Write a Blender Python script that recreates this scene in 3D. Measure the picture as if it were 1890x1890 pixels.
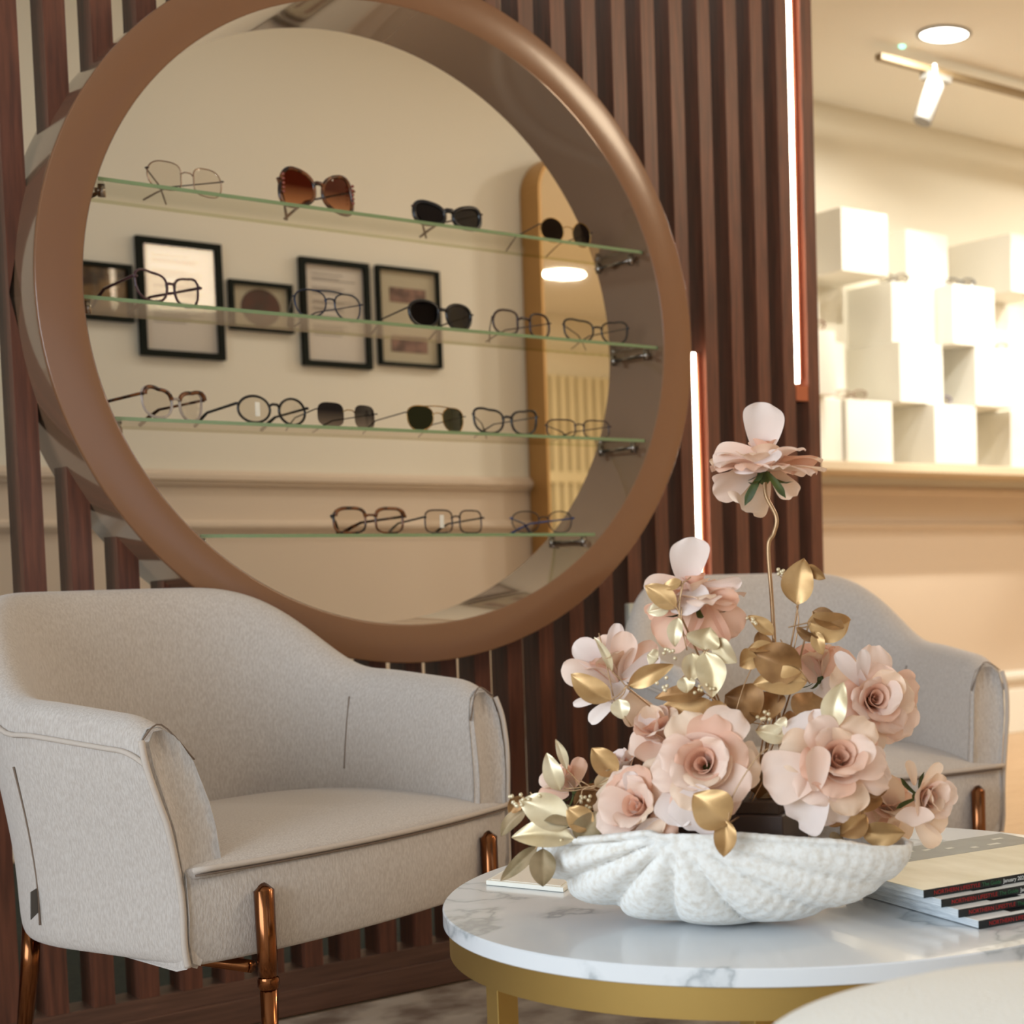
import bpy, math, random
from mathutils import Vector, Matrix, Quaternion
for o in list(bpy.data.objects): bpy.data.objects.remove(o)
S = bpy.context.scene; COL = S.collection
V = Vector; PI = math.pi
# ---------------- camera ----------------
CP = V((0, -2.858, .8)); CF = V((.678436, .731926, -.063322)); CR = V((.732384, -.680596, -.020065)); CU = V((.057783, .032763, .997791))
FPX, PX, PY = 2999.6, 1645.6, 1225.0
cd = bpy.data.cameras.new('camera'); cam = bpy.data.objects.new('camera', cd); COL.objects.link(cam); S.camera = cam
cam.matrix_world = Matrix(((CR.x, CU.x, -CF.x, CP.x), (CR.y, CU.y, -CF.y, CP.y), (CR.z, CU.z, -CF.z, CP.z), (0, 0, 0, 1)))
cd.sensor_width = 36; cd.lens = FPX / 1890 * 36; cd.shift_x = (945 - PX) / 1890; cd.shift_y = (PY - 945) / 1890
cd.clip_start = .05; cd.dof.use_dof = True; cd.dof.focus_distance = 1.95; cd.dof.aperture_fstop = 6.5
# ---------------- world, light, exposure ----------------
w = bpy.data.worlds.new('world'); S.world = w; w.use_nodes = True
w.node_tree.nodes['Background'].inputs[0].default_value = (.80, .88, 1, 1); w.node_tree.nodes['Background'].inputs[1].default_value = .3
S.view_settings.view_transform = 'Standard'; S.view_settings.look = 'None'; S.view_settings.exposure = 0.0; S.view_settings.gamma = 1
def area(name, loc, target, size, power, col, size_y=None, spread=PI):
    l = bpy.data.lights.new(name, 'AREA'); l.energy = power; l.color = col; l.shape = 'RECTANGLE'; l.size = size; l.size_y = size_y or size; l.spread = spread
    o = bpy.data.objects.new(name, l); COL.objects.link(o); o.location = loc; o.rotation_euler = (V(target) - V(loc)).to_track_quat('-Z', 'Y').to_euler(); return o
def spot(name, loc, target, power, col, ang, blend=.4, rad=.03):
    l = bpy.data.lights.new(name, 'SPOT'); l.energy = power; l.color = col; l.spot_size = math.radians(ang); l.spot_blend = blend; l.shadow_soft_size = rad
    o = bpy.data.objects.new(name, l); COL.objects.link(o); o.location = loc; o.rotation_euler = (V(target) - V(loc)).to_track_quat('-Z', 'Y').to_euler(); return o
COOL = (.76, .88, 1.0); WARM = (1.0, .80, .56); MID = (1.0, .90, .74)
area('window_daylight', (-1.95, -1.9, 1.2), (1.2, -1.5, .35), 2.4, 78, COOL, 1.2)
area('shop_front_daylight', (1.4, -3.32, 1.15), (1.9, 0, .0), 2.2, 4, (.92, .95, 1.0), .9)
area('back_zone_ceiling_light', (1.9, 1.2, 2.6), (1.9, 1.5, 0), 2.4, 6.5, (1.0, .95, .86), .7)
area('front_right_ceiling_light', (3.3, -2.2, 2.5), (2.4, -.1, .8), .6, 19, WARM, .5)
spot('spot_on_cubes', (4.3, .75, 2.45), (4.55, 2.0, 1.7), 62, (1, .97, .88), 46, .5)
spot('spot_on_cubes', (5.3, .75, 2.45), (5.0, 2.0, 1.5), 62, (1, .97, .88), 44, .5)
spot('spot_on_wainscot', (3.3, -.6, 2.3), (4.7, 2.1, .45), 55, (1, .95, .88), 30, .15, .01)

# ---------------- pixel helpers ----------------
def ray(x, y): return CF + CR * ((x - PX) / FPX) - CU * ((y - PY) / FPX)
def at(x, y, t): return CP + ray(x, y) * t
def on_y(x, y, Y): d = ray(x, y); return CP + d * ((Y - CP.y) / d.y)
def on_z(x, y, Z): d = ray(x, y); return CP + d * ((Z - CP.z) / d.z)

# ---------------- materials ----------------
def lin(c):
    return tuple((v / 12.92 if v <= .04045 else ((v + .055) / 1.055) ** 2.4) for v in (x / 255 for x in c)) + (1,)
MATS = {}
def mat(name, col, rough=.5, metal=0, **k):
    if name in MATS: return MATS[name]
    m = bpy.data.materials.new(name); m.use_nodes = True; MATS[name] = m; nt = m.node_tree; b = nt.nodes['Principled BSDF']
    c = lin(col); b.inputs['Base Color'].default_value = c; b.inputs['Roughness'].default_value = rough; b.inputs['Metallic'].default_value = metal
    for kk, vv in k.items():
        if kk in ('noise', 'bump', 'scale', 'col2', 'stretch', 'emit', 'strength', 'trans', 'lo', 'hi', 'detail'): continue
        b.inputs[kk.replace('_', ' ')].default_value = vv
    if 'emit' in k: b.inputs['Emission Color'].default_value = lin(k['emit']); b.inputs['Emission Strength'].default_value = k.get('strength', 1)
    if 'col2' in k or 'bump' in k:
        tc = nt.nodes.new('ShaderNodeTexCoord'); mp = nt.nodes.new('ShaderNodeMapping'); nz = nt.nodes.new('ShaderNodeTexNoise')
        mp.inputs['Scale'].default_value = k.get('stretch', (1, 1, 1)); nz.inputs['Scale'].default_value = k.get('scale', 20); nz.inputs['Detail'].default_value = k.get('detail', 6)
        nt.links.new(tc.outputs['Object'], mp.inputs[0]); nt.links.new(mp.outputs[0], nz.inputs['Vector'])
        if 'col2' in k:
            r = nt.nodes.new('ShaderNodeValToRGB'); r.color_ramp.elements[0].position = k.get('lo', .35); r.color_ramp.elements[1].position = k.get('hi', .65)
            r.color_ramp.elements[0].color = c; r.color_ramp.elements[1].color = lin(k['col2'])
            nt.links.new(nz.outputs['Fac'], r.inputs[0]); nt.links.new(r.outputs[0], b.inputs['Base Color'])
        if 'bump' in k:
            bp = nt.nodes.new('ShaderNodeBump'); bp.inputs['Strength'].default_value = k['bump']; bp.inputs['Distance'].default_value = .002
            nt.links.new(nz.outputs['Fac'], bp.inputs['Height']); nt.links.new(bp.outputs[0], b.inputs['Normal'])
    if 'trans' in k:
        out = nt.nodes['Material Output']; mx = nt.nodes.new('ShaderNodeMixShader'); tr = nt.nodes.new('ShaderNodeBsdfTranslucent')
        tr.inputs[0].default_value = c; mx.inputs[0].default_value = k['trans']
        if b.inputs['Base Color'].is_linked: nt.links.new(b.inputs['Base Color'].links[0].from_socket, tr.inputs[0])
        nt.links.new(b.outputs[0], mx.inputs[1]); nt.links.new(tr.outputs[0], mx.inputs[2]); nt.links.new(mx.outputs[0], out.inputs[0])
    return m
def glass_mat(name, tint, dens=0.0, gloss=.08, tint2=None, z0=0, z1=1):
    """clear or tinted thin glass: transparent with a fresnel gloss; dens>0 mixes in an opaque tint"""
    if name in MATS: return MATS[name]
    m = bpy.data.materials.new(name); m.use_nodes = True; MATS[name] = m; nt = m.node_tree; nt.nodes.clear()
    out = nt.nodes.new('ShaderNodeOutputMaterial'); tr = nt.nodes.new('ShaderNodeBsdfTransparent'); gl = nt.nodes.new('ShaderNodeBsdfGlossy'); mx = nt.nodes.new('ShaderNodeMixShader')
    fr = nt.nodes.new('ShaderNodeFresnel'); fr.inputs[0].default_value = 1.45
    tr.inputs[0].default_value = lin(tint); gl.inputs['Roughness'].default_value = .03; gl.inputs[0].default_value = (1, 1, 1, 1)
    if tint2:
        tc = nt.nodes.new('ShaderNodeTexCoord'); sp = nt.nodes.new('ShaderNodeSeparateXYZ'); r = nt.nodes.new('ShaderNodeValToRGB'); mr = nt.nodes.new('ShaderNodeMapRange')
        mr.inputs[1].default_value = z0; mr.inputs[2].default_value = z1
        nt.links.new(tc.outputs['Object'], sp.inputs[0]); nt.links.new(sp.outputs[2], mr.inputs[0]); nt.links.new(mr.outputs[0], r.inputs[0])
        r.color_ramp.elements[0].color = lin(tint2); r.color_ramp.elements[1].color = lin(tint); nt.links.new(r.outputs[0], tr.inputs[0])
    ge = nt.nodes.new('ShaderNodeNewGeometry'); iv = nt.nodes.new('ShaderNodeMath'); iv.operation = 'SUBTRACT'; iv.inputs[0].default_value = 1; ml = nt.nodes.new('ShaderNodeMath'); ml.operation = 'MULTIPLY'
    nt.links.new(ge.outputs['Backfacing'], iv.inputs[1]); nt.links.new(iv.outputs[0], ml.inputs[0]); nt.links.new(fr.outputs[0], ml.inputs[1]); nt.links.new(ml.outputs[0], mx.inputs[0]); nt.links.new(tr.outputs[0], mx.inputs[1]); nt.links.new(gl.outputs[0], mx.inputs[2]); nt.links.new(mx.outputs[0], out.inputs[0])
    return m
def emat(name, col, st):
    if name in MATS: return MATS[name]
    m = bpy.data.materials.new(name); m.use_nodes = True; MATS[name] = m; nt = m.node_tree; nt.nodes.clear()
    out = nt.nodes.new('ShaderNodeOutputMaterial'); e = nt.nodes.new('ShaderNodeEmission'); e.inputs[0].default_value = lin(col); e.inputs[1].default_value = st; nt.links.new(e.outputs[0], out.inputs[0]); return m

cream = mat('cream_paint', (228, 221, 203), .85, bump=.05, scale=90)
tan = mat('tan_paint', (214, 196, 174), .8, bump=.05, scale=90)
ceilm = mat('ceiling_paint', (242, 238, 228), .9)
walnut = mat('walnut', (80, 46, 33), .42, col2=(122, 71, 50), scale=14, stretch=(9, 9, .55), bump=.12, lo=.3, hi=.75)
plank = mat('walnut_plank', (84, 56, 42), .45, col2=(114, 78, 60), scale=14, stretch=(.55, 9, 9), bump=.12, lo=.3, hi=.75)
bronze = mat('bronze_lacquer', (130, 90, 61), .22, 0.0, Coat_Weight=.25, Coat_Roughness=.12, Specular_IOR_Level=.5)
bronze_in = mat('bronze_laminate_gloss', (132, 100, 76), .1, 0.15, Coat_Weight=.6, Coat_Roughness=.04)
linen = mat('linen', (202, 193, 185), .95, col2=(184, 173, 164), scale=420, stretch=(1, 1, .3), bump=.45, lo=.36, hi=.64, Sheen_Weight=.25)
piping = mat('linen_piping', (196, 183, 171), .95, bump=.3, scale=300)
seam = mat('seam_thread', (124, 106, 92), .95)  # darker thread along the upholstery seams
copper = mat('copper_bronze', (126, 80, 50), .16, 1.0)
gold = mat('brushed_gold', (186, 156, 92), .36, .85)
goldleaf = mat('gold_leaf_paint', (212, 174, 122), .42, .6, col2=(164, 124, 76), scale=22, bump=.25, lo=.35, hi=.8)
champ = mat('champagne_leaf_paint', (236, 222, 190), .42, .5, col2=(200, 176, 130), scale=22, bump=.25, lo=.4, hi=.8)
brownleaf = mat('dark_gold_leaf', (176, 132, 82), .48, .4, col2=(112, 76, 42), scale=26, bump=.25, lo=.35, hi=.7)
taupeleaf = mat('taupe_leaf', (170, 146, 112), .55, .3, col2=(120, 104, 70), scale=26, bump=.2)
petalm = mat('blush_petal', (248, 216, 196), .6, trans=.3, col2=(251, 230, 216), scale=18, lo=.35, hi=.7, bump=.12)
petald = mat('coral_petal', (243, 196, 170), .6, trans=.33, col2=(247, 212, 190), scale=18, lo=.35, hi=.7, bump=.12)
petalp = mat('peach_petal', (246, 214, 184), .6, trans=.3, col2=(250, 228, 206), scale=18, lo=.35, hi=.7, bump=.12)
petalw = mat('pale_petal', (246, 228, 220), .6, trans=.25, col2=(250, 238, 232), scale=18, lo=.35, hi=.7, bump=.12)
green = mat('olive_sepal', (82, 92, 34), .6, col2=(50, 62, 24), scale=40)
twigm = mat('gold_twig', (176, 142, 106), .35, .7)
black = mat('black_acetate', (20, 18, 18), .22)
white = mat('white_lacquer', (238, 234, 222), .6)
whitem = mat('white_metal', (150, 148, 142), .4)

# ---------------- mesh helpers ----------------
def link(o, parent=None):
    COL.objects.link(o)
    if parent: o.parent = parent
    return o
def tag(o, label, cat, group=None):
    o['label'] = label; o['category'] = cat
    if group: o['group'] = group
    return o
def thing(name, label, cat, loc=(0, 0, 0), rz=0, group=None):
    o = bpy.data.objects.new(name, None); o.empty_display_size = .02; COL.objects.link(o); o.location = loc; o.rotation_euler = (0, 0, rz); return tag(o, label, cat, group)
def struct(o): o['kind'] = 'structure'; return o
def mesh(name, vs, fs, m, parent=None, smooth=False, sub=0, bevel=0, solid=0, label=None, off=None):
    me = bpy.data.meshes.new(name)
    if off is not None: vs = [V(v) - off for v in vs]
    me.from_pydata([tuple(v) for v in vs], [], fs); me.materials.append(m); me.update()
    if smooth:
        for p in me.polygons: p.use_smooth = True
    o = bpy.data.objects.new(name, me); link(o, parent)
    if solid: md = o.modifiers.new('solid', 'SOLIDIFY'); md.thickness = solid; md.offset = 0
    if bevel:
        md = o.modifiers.new('bevel', 'BEVEL'); md.width = bevel; md.segments = 3; md.limit_method = 'ANGLE'; md.angle_limit = math.radians(35)
    if sub: md = o.modifiers.new('sub', 'SUBSURF'); md.levels = sub; md.render_levels = sub
    if label: o['label'] = label
    return o
def boxvf(x0, x1, y0, y1, z0, z1):
    return [(x0, y0, z0), (x1, y0, z0), (x1, y1, z0), (x0, y1, z0), (x0, y0, z1), (x1, y0, z1), (x1, y1, z1), (x0, y1, z1)], \
        [(0, 3, 2, 1), (4, 5, 6, 7), (0, 1, 5, 4), (1, 2, 6, 5), (2, 3, 7, 6), (3, 0, 4, 7)]
def box(name, x0, x1, y0, y1, z0, z1, m, parent=None, bevel=0, label=None, off=None):
    v, f = boxvf(x0, x1, y0, y1, z0, z1); return mesh(name, v, f, m, parent, bevel=bevel, label=label, off=off)
class MB:
    def __init__(s): s.v = []; s.f = []
    def add(s, v, f): n = len(s.v); s.v += [V(a) for a in v]; s.f += [tuple(i + n for i in q) for q in f]
    def box(s, *a): s.add(*boxvf(*a))
    def tube(s, *a, **k): s.add(*tubevf(*a, **k))
    def build(s, name, m, parent=None, **k): return mesh(name, s.v, s.f, m, parent, **k)
def tubevf(pts, r, seg=8, closed=False, flat=1.0, up=None):
    pts = [V(p) for p in pts]; n = len(pts); rs = r if isinstance(r, (list, tuple)) else [r] * n; vs = []; fs = []
    T = []
    for i in range(n):
        a = pts[(i - 1) % n] if (closed or i > 0) else pts[i]; b = pts[(i + 1) % n] if (closed or i < n - 1) else pts[i]
        d = b - a; T.append(d.normalized() if d.length > 1e-9 else V((0, 0, 1)))
    nrm = V(up) if up else T[0].orthogonal()
    nrm = (nrm - T[0] * nrm.dot(T[0])).normalized()
    for i in range(n):
        if i and not up: nrm = T[i - 1].rotation_difference(T[i]) @ nrm
        if up: nrm = V(up)
        nn = (nrm - T[i] * nrm.dot(T[i])).normalized(); bn = T[i].cross(nn)
        for j in range(seg):
            a = 2 * PI * j / seg; vs.append(pts[i] + (nn * math.cos(a) * flat + bn * math.sin(a)) * rs[i])
    for i in range(n if closed else n - 1):
        for j in range(seg):
            k = (i + 1) % n; fs.append((i * seg + j, i * seg + (j + 1) % seg, k * seg + (j + 1) % seg, k * seg + j))
    if not closed: fs.append(tuple(range(seg))[::-1]); fs.append(tuple((n - 1) * seg + j for j in range(seg)))
    return vs, fs
def tube(name, pts, r, m, parent=None, seg=8, closed=False, label=None, flat=1.0, up=None, off=None):
    v, f = tubevf(pts, r, seg, closed, flat, up); return mesh(name, v, f, m, parent, smooth=True, label=label, off=off)
def smoothline(pts, n=6):
    pts = [V(p) for p in pts]; out = []
    for i in range(len(pts) - 1):
        p0 = pts[max(i - 1, 0)]; p1 = pts[i]; p2 = pts[i + 1]; p3 = pts[min(i + 2, len(pts) - 1)]
        for k in range(n):
            t = k / n; out.append(.5 * ((2 * p1) + (p2 - p0) * t + (2 * p0 - 5 * p1 + 4 * p2 - p3) * t * t + (3 * p1 - p0 - 3 * p2 + p3) * t ** 3))
    out.append(pts[-1]); return out
def lathe(name, prof, m, parent=None, seg=48, off=(0, 0, 0), label=None, bevel=0, cap=True):
    vs = []; fs = []; o = V(off)
    for (r, z) in prof:
        for j in range(seg): a = 2 * PI * j / seg; vs.append(o + V((r * math.cos(a), r * math.sin(a), z)))
    n = len(prof)
    for i in range(n - 1):
        for j in range(seg): fs.append((i * seg + j, i * seg + (j + 1) % seg, (i + 1) * seg + (j + 1) % seg, (i + 1) * seg + j))
    if cap and prof[0][0] > 1e-3: fs.append(tuple(range(seg))[::-1])
    if cap and prof[-1][0] > 1e-3: fs.append(tuple((n - 1) * seg + j for j in range(seg)))
    ob = mesh(name, vs, fs, m, parent, smooth=True, label=label)
    md = ob.modifiers.new('es', 'EDGE_SPLIT'); md.split_angle = math.radians(40); return ob
def ball(c, r, seg=8, rings=5, sc=(1, 1, 1)):
    vs = [V(c) + V((0, 0, r * sc[2]))]; fs = []
    for i in range(1, rings):
        a = PI * i / rings
        for j in range(seg): b = 2 * PI * j / seg; vs.append(V(c) + V((r * sc[0] * math.sin(a) * math.cos(b), r * sc[1] * math.sin(a) * math.sin(b), r * sc[2] * math.cos(a))))
    vs.append(V(c) - V((0, 0, r * sc[2])))
    for j in range(seg): fs.append((0, 1 + j, 1 + (j + 1) % seg))
    for i in range(rings - 2):
        for j in range(seg): a = 1 + i * seg; fs.append((a + j, a + seg + j, a + seg + (j + 1) % seg, a + (j + 1) % seg))
    a = 1 + (rings - 2) * seg
    for j in range(seg): fs.append((a + j, len(vs) - 1, a + (j + 1) % seg))
    return vs, fs

# ================= ROOM =================
CEIL = 2.657; YB = 2.22
# floor: tan herringbone-like boards
fl = mat('oak_floor', (208, 178, 142), .4, col2=(190, 156, 118), scale=6, stretch=(1, 9, 1), bump=.08)
struct(box('floor', -2.1, 8.2, -3.6, 2.4, -.05, 0, fl))
struct(box('ceiling', -2.1, 8.2, -3.6, 2.4, CEIL, CEIL + .05, ceilm))
wb = bpy.data.objects.new('wall_back', None); COL.objects.link(wb); struct(wb)
box('upper_wall', -2.0, 8.1, YB, YB + .1, 1.10, CEIL, cream, wb)
box('lower_wall', -2.0, 8.1, YB, YB + .1, 0, 1.10, tan, wb)
def rail(name, z, h, d):
    prof = [(0, -h / 2), (-d * .5, -h / 2), (-d * .6, -h * .25), (-d, -h * .15), (-d, h * .2), (-d * .5, h * .3), (-d * .4, h / 2), (0, h / 2)]
    vs = [(x, YB + a, z + b) for x in (-2.0, 8.1) for a, b in prof]; n = len(prof)
    fs = [(i, (i + 1) % n, n + (i + 1) % n, n + i) for i in range(n)] + [tuple(range(n))[::-1], tuple(range(n, 2 * n))]
    return struct(mesh(name, vs, fs, tan if z > .5 else white))
rail('trim_1', 1.094, .046, .028); rail('trim_2', .948, .034, .022)
struct(box('baseboard_back', -2.0, 8.1, YB - .018, YB, 0, .2, white, bevel=.004)); rail('trim_3', .26, .05, .022)
box('wall_left', -2.1, -2.0, -3.6, -3.1, 0, CEIL, cream).update_tag()
bpy.data.objects.remove(bpy.data.objects['wall_left'])
wl = bpy.data.objects.new('wall_left', None); COL.objects.link(wl); struct(wl)
b = MB(); b.box(-2.1, -2.0, -3.6, -3.15, 0, CEIL); b.box(-2.1, -2.0, -.65, 2.3, 0, CEIL); b.box(-2.1, -2.0, -3.15, -.65, 0, .6); b.box(-2.1, -2.0, -3.15, -.65, 2.45, CEIL); b.build('wall_panel', cream, wl)
wn = bpy.data.objects.new('window_1', None); COL.objects.link(wn); struct(wn)
b = MB()
for y in (-3.15, -2.34, -1.5, -.69): b.box(-2.08, -2.02, y, y + .04, .6, 2.45)
for z in (.6, 2.41): b.box(-2.08, -2.02, -3.15, -.65, z, z + .04)
b.build('window_frame', white, wn)
wf = bpy.data.objects.new('wall_front', None); COL.objects.link(wf); struct(wf)
b = MB(); b.box(-2.1, 8.2, -3.5, -3.4, 0, .7); b.box(-2.1, 8.2, -3.5, -3.4, 2.45, CEIL); b.box(-2.1, .2, -3.5, -3.4, .7, 2.45); b.box(2.6, 8.2, -3.5, -3.4, .7, 2.45); b.build('wall_panel', cream, wf)
wn = bpy.data.objects.new('window_2', None); COL.objects.link(wn); struct(wn)
b = MB()
for x in (.2, 1.38, 2.56): b.box(x, x + .04, -3.48, -3.42, .7, 2.45)
for z in (.7, 2.41): b.box(.2, 2.6, -3.48, -3.42, z, z + .04)
b.build('window_frame', white, wn)
struct(box('wall_right', 8.1, 8.2, -3.6, 2.4, 0, CEIL, cream))
# rugs
rugm = mat('distressed_rug', (196, 180, 160), .98, col2=(128, 106, 88), scale=9, bump=.6, lo=.4, hi=.62, detail=12)
tag(box('area_rug', -1.6, 2.35, -3.2, -.035, 0, .008, rugm), 'beige and brown distressed rug under the armchairs and coffee table', 'rug')
drug = mat('dark_green_rug', (26, 36, 32), .98, col2=(44, 54, 48), scale=60, stretch=(1, 4, 1), bump=.8)
tag(box('floor_runner', -1.5, 2.9, .12, 2.1, 0, .01, drug), 'dark green woven rug seen through the slots behind the slatted partition', 'rug')

# ================= SLATTED PARTITION =================
CX, CZ, RO, RI = 1.385, 1.251, .6197, .5497
sp_ = thing('slatted_partition', 'dark walnut partition of upright slats around the round display', 'partition', (1.4, 0, 0)); off = V((1.4, 0, 0))
TH = .066
for k in range(-19, 23):
    xr = .862 + .0718 * k; xl = xr - .033
    if xl < -.6: continue
    segs = []
    if xr > CX - RO and xl < CX + RO:
        def h_(x): return math.sqrt(max(0, (RO - .004) ** 2 - (x - CX) ** 2))
        hl, hr = h_(xl), h_(xr)
        segs = [(.085, .085, CZ - hl, CZ - hr), (CZ + hl, CZ + hr, CEIL, CEIL)]
    else: segs = [(.085, .085, CEIL, CEIL)]
    m_ = MB()
    for a, b_, c, d in segs:
        m_.add([(xl, 0, a), (xr, 0, b_), (xr, TH, b_), (xl, TH, a), (xl, 0, c), (xr, 0, d), (xr, TH, d), (xl, TH, c)], boxvf(0, 1, 0, 1, 0, 1)[1])
    m_.build('slat', walnut, sp_, off=off)
box('sill_board', -.62, 2.441, .0, TH, .05, .085, plank, sp_, off=off, bevel=.002)
box('plinth_board', -.62, 2.441, -.006, TH, 0.004, .052, plank, sp_, off=off, bevel=.002)
# LED profiles
def led(x0, x1, z0, z1, label, y=0):
    t = thing('led_strip_light', label, 'light', ((x0 + x1) / 2, y, z0)); o = V((0, 0, 0))
    of = V(t.location)
    cm = mat('copper_channel', (186, 112, 84), .3, .6)
    wv = (x1 - x0)
    m_ = MB(); m_.box(x0, x1, .028, .05, z0 - .04, z1); m_.box(x0, x1, .0, .03, z0 - .04, z0 - .006); m_.build('channel', cm, t, off=of)
    tube('diffuser', [(x0 + .0095, .012, z0), (x0 + .0095, .012, z0 + .004), (x0 + .0095, .012, z1 - .004), (x0 + .0095, .012, z1)], .0085, emat('led_glow', (255, 236, 214), 12.0), t, off=of)
    tube('led_reflection', [(x1 - .010, .016, z0 + .01), (x1 - .010, .016, z1)], .005, mat('satin_copper', (220, 140, 108), .35, .8), t, off=of)  # copper rod drawn in as the strip's reflection beside it
    return t
led(2.372, 2.407, 1.206, CEIL - .02, 'tall glowing led strip in the slats beside the partition end, rising to the ceiling')
led(2.0835, 2.120, .45, 1.254, 'shorter glowing led strip low in the slats right of the round display')

# ================= ROUND DISPLAY =================
YF, YK = -.11, .088
rd = thing('round_display_frame', 'large round bronze tube frame set through the slatted partition', 'display frame', (CX, 0, CZ - RO)); off = V(rd.location)
def ringvf(r0, r1, y0, y1, seg=160, parts='all'):
    vs = []; fs = []
    for i in range(seg):
        a = 2 * PI * i / seg; c, s = math.cos(a), math.sin(a)
        for r, y in ((r0, y0), (r1, y0), (r1, y1), (r0, y1)): vs.append((CX + r * c, y, CZ + r * s))
    for i in range(seg):
        j = (i + 1) % seg
        for k in range(4): fs.append((i * 4 + k, j * 4 + k, j * 4 + (k + 1) % 4, i * 4 + (k + 1) % 4))
    return vs, fs
v, f = ringvf(RI + .0005, RO, YF, YF + .012); o = mesh('front_ring', v, f, bronze, rd, smooth=True, bevel=.0025, off=off)
md = o.modifiers.new('es', 'EDGE_SPLIT'); md.split_angle = math.radians(35)
v, f = ringvf(RI, RI + .003, YF + .001, YK); o = mesh('inner_lining', v, f, bronze_in, rd, smooth=True, off=off); md = o.modifiers.new('es', 'EDGE_SPLIT'); md.split_angle = .6
v, f = ringvf(RO - .003, RO - .001, YF + .012, YK); o = mesh('outer_shell', v, f, bronze_in, rd, smooth=True, off=off); md = o.modifiers.new('es', 'EDGE_SPLIT'); md.split_angle = .6
v, f = ringvf(RI + .003, RO - .003, YK - .004, YK); mesh('back_ring', v, f, bronze, rd, smooth=False, off=off)
# shelves
gface = glass_mat('shelf_glass', (249, 251, 246)); gedge = mat('shelf_glass_edge', (150, 172, 124), .15, 0, emit=(130, 150, 100), strength=0.0, Transmission_Weight=.35)
steel = mat('dull_steel', (150, 140, 130), .25, 1.0)
YS0, YS1 = -.095, .068; SHZ = [1.432, 1.2443, 1.0552, .8665]
for i, z in enumerate(SHZ):
    hw = math.sqrt(RI ** 2 - max(abs(z - CZ), abs(z - .006 - CZ)) ** 2) - .004
    lab = ['top glass shelf holding four sunglasses and frames', 'second glass shelf from top with five pairs', 'third glass shelf with six pairs of glasses', 'lowest glass shelf with three pairs of glasses'][i]
    t = thing('glass_shelf', lab + ', inside the round display', 'shelf', (CX, 0, z), 0, 'glass shelves in the round display')
    m_ = box('pane', -hw, hw, YS0 + .0015, YS1, -.006, 0, gface, t)
    box('front_edge', -hw, hw, YS0, YS0 + .0015, -.006, 0, gedge, t)
    box('back_edge', -hw, hw, YS1, YS1 + .001, -.006, 0, glass_mat('edge_clear', (226, 232, 206)), t)
    for s in (-1, 1):
        q = MB(); x = s * (hw - .012)
        q.tube([(x, YS0 + .02, -.016), (x, YS1 - .01, -.016)], .0035, 8)
        for yy in (YS0 + .025, YS1 - .02): q.tube([(x, yy, -.026), (x, yy, -.0062)], .006, 10)
        for yy in (YS0 + .025, YS1 - .02): q.tube([(x, yy, -.016), (x + s * .010, yy, -.016)], .004, 8)
        q.build('bracket', steel, t, smooth=True)

# ================= GLASSES =================
def lens_outline(shape, w, h, n=36):
    out = []
    for i in range(n):
        a = 2 * PI * i / n; c, s = math.cos(a), math.sin(a)
        e = {'round': 2.0, 'square': 3.4, 'cat': 2.5, 'butterfly': 2.6, 'aviator': 2.4, 'rect': 4.0, 'geo': 2.9, 'wrap': 2.6, 'panto': 2.3}[shape]
        r = 1 / ((abs(c) ** e + abs(s) ** e) ** (1 / e)); x, z = r * c, r * s
        if shape == 'cat': z += .40 * max(0, x) * (1 if s > 0 else .2); x *= 1 + .08 * z
        if shape == 'butterfly': x *= 1 + .14 * -z * (1 if x > 0 else .3); z *= 1 + .22 * x
        if shape == 'aviator': x *= 1 + .10 * z; z = z * (1 + .14 * x) if z < 0 else z * .95
        if shape == 'wrap': z *= 1 + .16 * x; z += .12 * x
        if shape == 'panto': x *= 1 + .10 * z
        if shape == 'geo': x *= 1 + .05 * math.cos(3 * a)
        out.append((x * w / 2, z * h / 2))
    return out
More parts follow.
